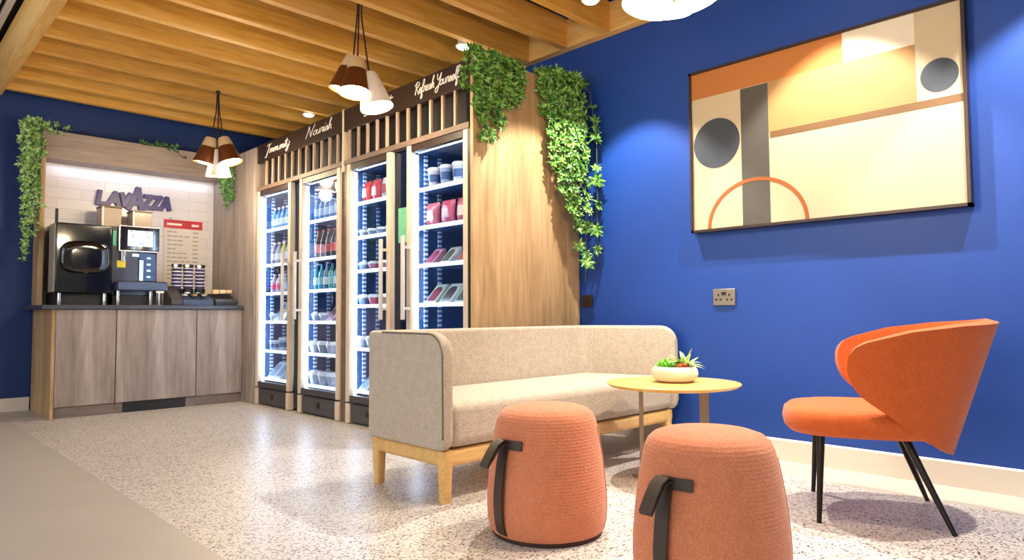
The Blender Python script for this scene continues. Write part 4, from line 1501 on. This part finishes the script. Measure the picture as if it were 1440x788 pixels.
def vine(label, strands, leafm, rr, dens, nrm, group, loc, seed, nleaf=6, sway=0.02):
    R_ = random.Random(seed)
    t = thing('hanging_vine', label, 'plant', loc, group=group)
    st, lv = MB(), MB()
    for pts in strands:
        P = [Vector(p) for p in pts]
        Q = []
        for a, b in zip(P, P[1:]):
            n_ = max(2, int((b-a).length/0.05))
            for k in range(n_):
                Q.append(a+(b-a)*k/n_+Vector((R_.uniform(-1, 1), R_.uniform(-1, 1)*0.4, 0))*sway*0.5)
        Q.append(P[-1])
        st.tube(Q, 0.003, 5)
        for a, b in zip(Q, Q[1:]):
            L_ = (b-a).length
            nn = L_*dens
            nn = int(nn)+(1 if R_.random() < nn-int(nn) else 0)
            for k in range(nn):
                c = a+(b-a)*R_.random()
                nv = Vector(nrm)+Vector((R_.uniform(-.6, .6), R_.uniform(-.6, .6), R_.uniform(-.2, .6)))
                c = c+nv.normalized()*R_.uniform(0.005, 0.03)+Vector((R_.uniform(-1, 1), R_.uniform(-1, 1)*0.3, R_.uniform(-1, 1)*0.5))*sway
                whorl(lv, c, nv, rr*R_.uniform(.7, 1.15), nleaf, R_)
    obj('stem', st, M['stem'], t)
    obj('leaves', lv, leafm, t, fix=False)


R_ = random.Random(11)
# near corner of end panel
strands = []
for k in range(15):
    x = 2.87+0.44*k/14+R_.uniform(-.015, .015)
    ln = R_.uniform(.28, .52)*(1.0 if k < 9 else 0.62)
    if k in (3, 4):
        ln = 0.60
    yv = 3.262
    strands.append([(x, 3.36, 2.585), (x, 3.285, 2.612), (x, yv, 2.56), (x+R_.uniform(-.02, .02), yv-0.005, 2.585-ln*0.5), (x+R_.uniform(-.03, .03), yv, 2.585-ln)])
strands.append([(2.86, 3.33, 2.58), (2.84, 3.32, 2.50), (2.835, 3.33, 2.33)])
vine('leafy trailing vine over the fridge side corner of the oak end panel', strands, M['leaf'], 0.045, 40, (-0.25, -1, 0.1), 'trailing vines', (3.0, 3.25, 2.5), 5, 6)
# wall side of end panel
strands = []
lens = [.35, .55, .75, .7, .95, 1.0, .9, 1.1, .95, .8, 1.05]
for k in range(11):
    x = 3.50+0.27*k/10
    yv = 3.25-0.012*k
    ln = lens[k]
    strands.append([(x, 3.34, 2.60), (x, yv+0.02, 2.615), (x, yv, 2.55), (x+R_.uniform(-.02, .03), yv-0.01, 2.6-ln*0.5), (x+0.05+R_.uniform(-.03, .02), yv-0.01, 2.6-ln)])
vine('thick trailing vine between the oak end panel and the blue wall', strands, M['leaf'], 0.048, 34, (-0.3, -1, 0.1), 'trailing vines', (3.68, 3.2, 2.6), 8, 6)
strands = [[(3.86, 3.2, 2.6), (3.82, 3.17, 2.5), (3.84, 3.15, 2.2), (3.84, 3.15, 1.9), (3.85, 3.14, 1.55), (3.84, 3.15, 1.10)],
           [(3.84, 3.2, 2.58), (3.86, 3.10, 2.5), (3.88, 3.06, 2.1), (3.88, 3.06, 1.75), (3.88, 3.07, 1.30)],
           [(3.78, 3.22, 2.58), (3.76, 3.2, 2.1), (3.80, 3.18, 1.6), (3.82, 3.18, 1.3)]]
vine('thin outer vine strands of star shaped leaves hanging against the blue wall', strands, M['leaf'], 0.068, 9.5, (-0.6, -0.8, 0.15), 'trailing vines', (3.88, 3.08, 2.6), 21, 7, 0.012)
# left of niche
strands = []
for k in range(12):
    x = 1.075+0.15*k/11
    y = 7.33+R_.uniform(-.02, .05)
    ln = (0.55, 1.2, 0.8, 1.25, 0.95, 1.1, 0.75, 1.0, 0.8, 0.65, 0.4, 0.3)[k]
    strands.append([(x+0.08, 7.45, 2.60), (x+0.02, y, 2.64), (x, y, 2.56), (x+R_.uniform(-.02, .02), y, 2.6-ln*.5), (x+R_.uniform(-.04, .03)+0.02, y, 2.62-ln)])
strands.append([(1.2, 7.4, 2.62), (1.32, 7.37, 2.63), (1.47, 7.37, 2.615)])
strands.append([(1.2, 7.4, 2.60), (1.30, 7.37, 2.58), (1.40, 7.37, 2.55)])
vine('pale ivy column hanging off the open end of the coffee niche', strands, M['leaf_pale'], 0.042, 27, (-0.5, -1, 0.1), 'trailing vines', (1.15, 7.35, 2.6), 31, 5)
# right niche corner
strands = []
for k in range(7):
    x = 2.76+0.09*k/6
    y = 7.12+R_.uniform(-.08, .06)
    ln = R_.uniform(.35, .62)
    strands.append([(x, y+.05, 2.55), (x, y, 2.5), (x+R_.uniform(-.02, .02), y, 2.5-ln*.5), (x+R_.uniform(-.02, .02), y, 2.5-ln)])
vine('dark bushy vine hanging on the oak panel at the inner corner of the niche', strands, M['leaf_dark'], 0.042, 40, (-1, -0.8, 0.1), 'trailing vines', (2.8, 7.12, 2.55), 41, 5)
strands = [[(2.05, 7.385, 2.60), (2.2, 7.375, 2.60), (2.36, 7.37, 2.57), (2.45, 7.37, 2.50)], [(2.25, 7.38, 2.61), (2.36, 7.36, 2.60), (2.42, 7.36, 2.62)]]
vine('sparse dull sprig creeping along the oak header of the niche', strands, M['leaf_dark'], 0.04, 24, (0, -1, 0.3), 'trailing vines', (2.25, 7.38, 2.6), 51, 5, 0.03)
